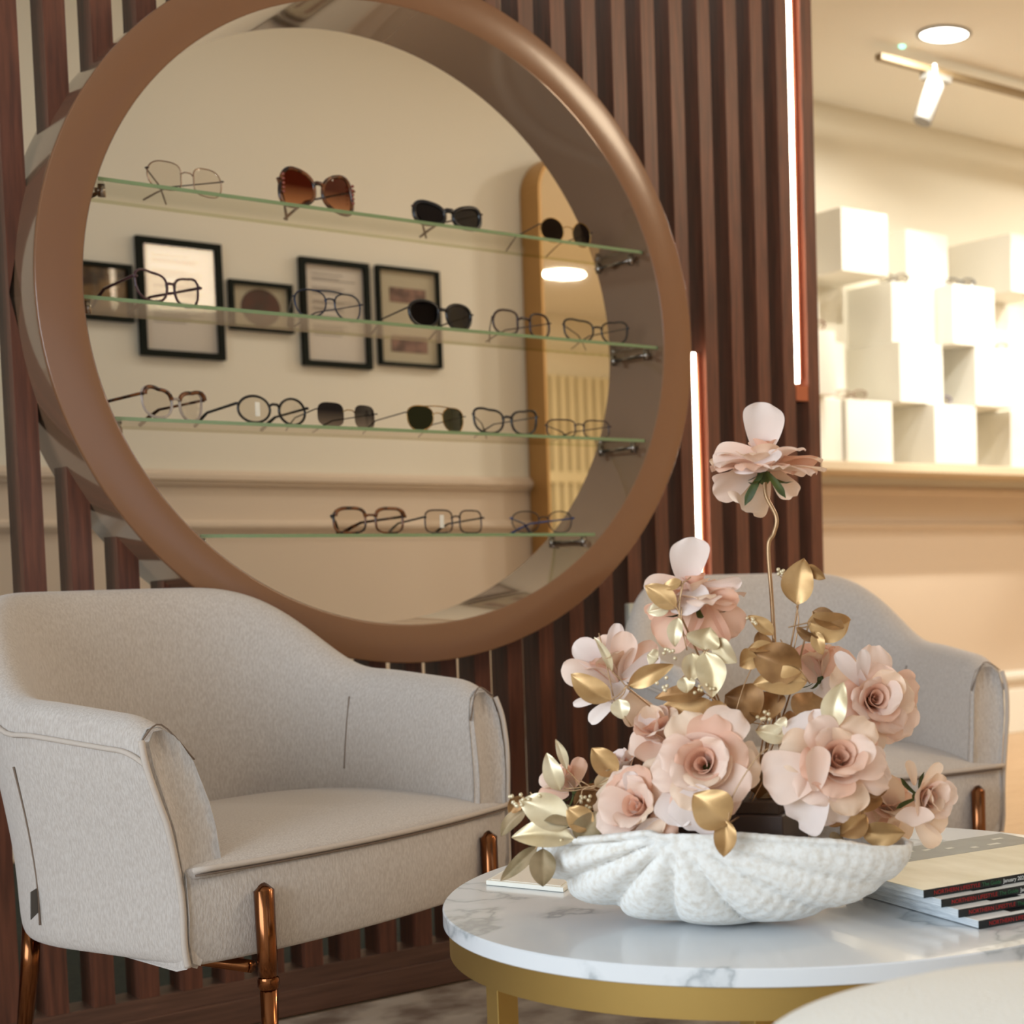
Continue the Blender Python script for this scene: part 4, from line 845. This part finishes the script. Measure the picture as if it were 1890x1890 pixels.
sprig('dark curled leaves low in the middle between the two front roses', 1.64, [(1415, 1470, 1408, 1395, 52, 0, brownleaf), (1400, 1480, 1440, 1430, 44, 20, brownleaf), (1425, 1480, 1392, 1425, 40, -20, taupeleaf)], [[(1390, 1480), (1405, 1420), (1412, 1385)], [(1375, 1500), (1400, 1430), (1412, 1390)]])
sprig('russet gold leaf stretched left of the centre', 1.64, [(1302, 1280, 1212, 1288, 28, 15, brownleaf), (1340, 1300, 1300, 1330, 40, 0, goldleaf)], [[(1330, 1200), (1310, 1290)]])
sprig('upright champagne leaf between the two right roses', 1.60, [(1536, 1345, 1556, 1262, 40, 0, champ)])
sprig('champagne leaf lying above the front right rose', 1.61, [(1455, 1362, 1396, 1348, 30, 10, champ), (1450, 1345, 1430, 1335, 30, 0, champ)], [[(1395, 1350), (1412, 1322), (1420, 1310)], [(1455, 1360), (1420, 1420), (1388, 1480)]], cl(1412, 1320, 7, 14, 12, 6))
sprig('pale pointed leaves standing at the far left', 1.64, [(1034, 1460, 1010, 1392, 30, 0, champ), (1046, 1420, 1026, 1366, 16, 20, champ), (1136, 1432, 1094, 1382, 40, 10, goldleaf), (1100, 1452, 1128, 1420, 30, 20, champ), (1060, 1490, 1110, 1450, 40, 0, brownleaf, .02)], [[(1040, 1456), (1140, 1448)], [(1070, 1440), (1120, 1470)]], cl(1085, 1480, 10, 14, 12, 7))
sprig('large pale gold leaf cluster overhanging the left tip of the shell', 1.61, [(1060, 1548, 948, 1545, 44, 15, champ), (1050, 1525, 962, 1478, 54, 5, champ), (1075, 1515, 984, 1505, 34, 20, taupeleaf), (1092, 1530, 1048, 1492, 40, 0, goldleaf), (1068, 1552, 1100, 1500, 44, 0, taupeleaf)], [[(1000, 1485), (960, 1470)], [(1000, 1485), (978, 1462)]], cl(968, 1476, 12, 28, 12, 8) + cl(1020, 1556, 6, 20, 6, 9))
sprig('thin taupe leaves drooping over the booklet', 1.62, [(992, 1562, 926, 1624, 24, 10, taupeleaf), (1002, 1566, 1002, 1634, 40, 0, taupeleaf), (970, 1495, 926, 1542, 24, 20, taupeleaf), (966, 1470, 940, 1502, 22, 0, brownleaf)], [[(1010, 1545), (985, 1570)], [(985, 1485), (960, 1495)]])
sprig('round gold leaf with a folded leaf hanging over the shell front', 1.545, [(1345, 1520, 1282, 1468, 66, 5, goldleaf), (1338, 1512, 1334, 1580, 36, 10, goldleaf, 0, .6)], [[(1345, 1518), (1352, 1470), (1395, 1400), (1420, 1380)]])
sprig('gold leaves at the right of the planter', 1.63, [(1600, 1505, 1552, 1540, 46, 15, goldleaf), (1585, 1500, 1600, 1450, 50, 0, goldleaf, .02), (1590, 1535, 1668, 1538, 40, 15, goldleaf), (1560, 1520, 1530, 1490, 50, 0, brownleaf, .01), (1600, 1470, 1632, 1432, 40, 10, brownleaf, .02), (1555, 1545, 1535, 1560, 30, 0, taupeleaf)])
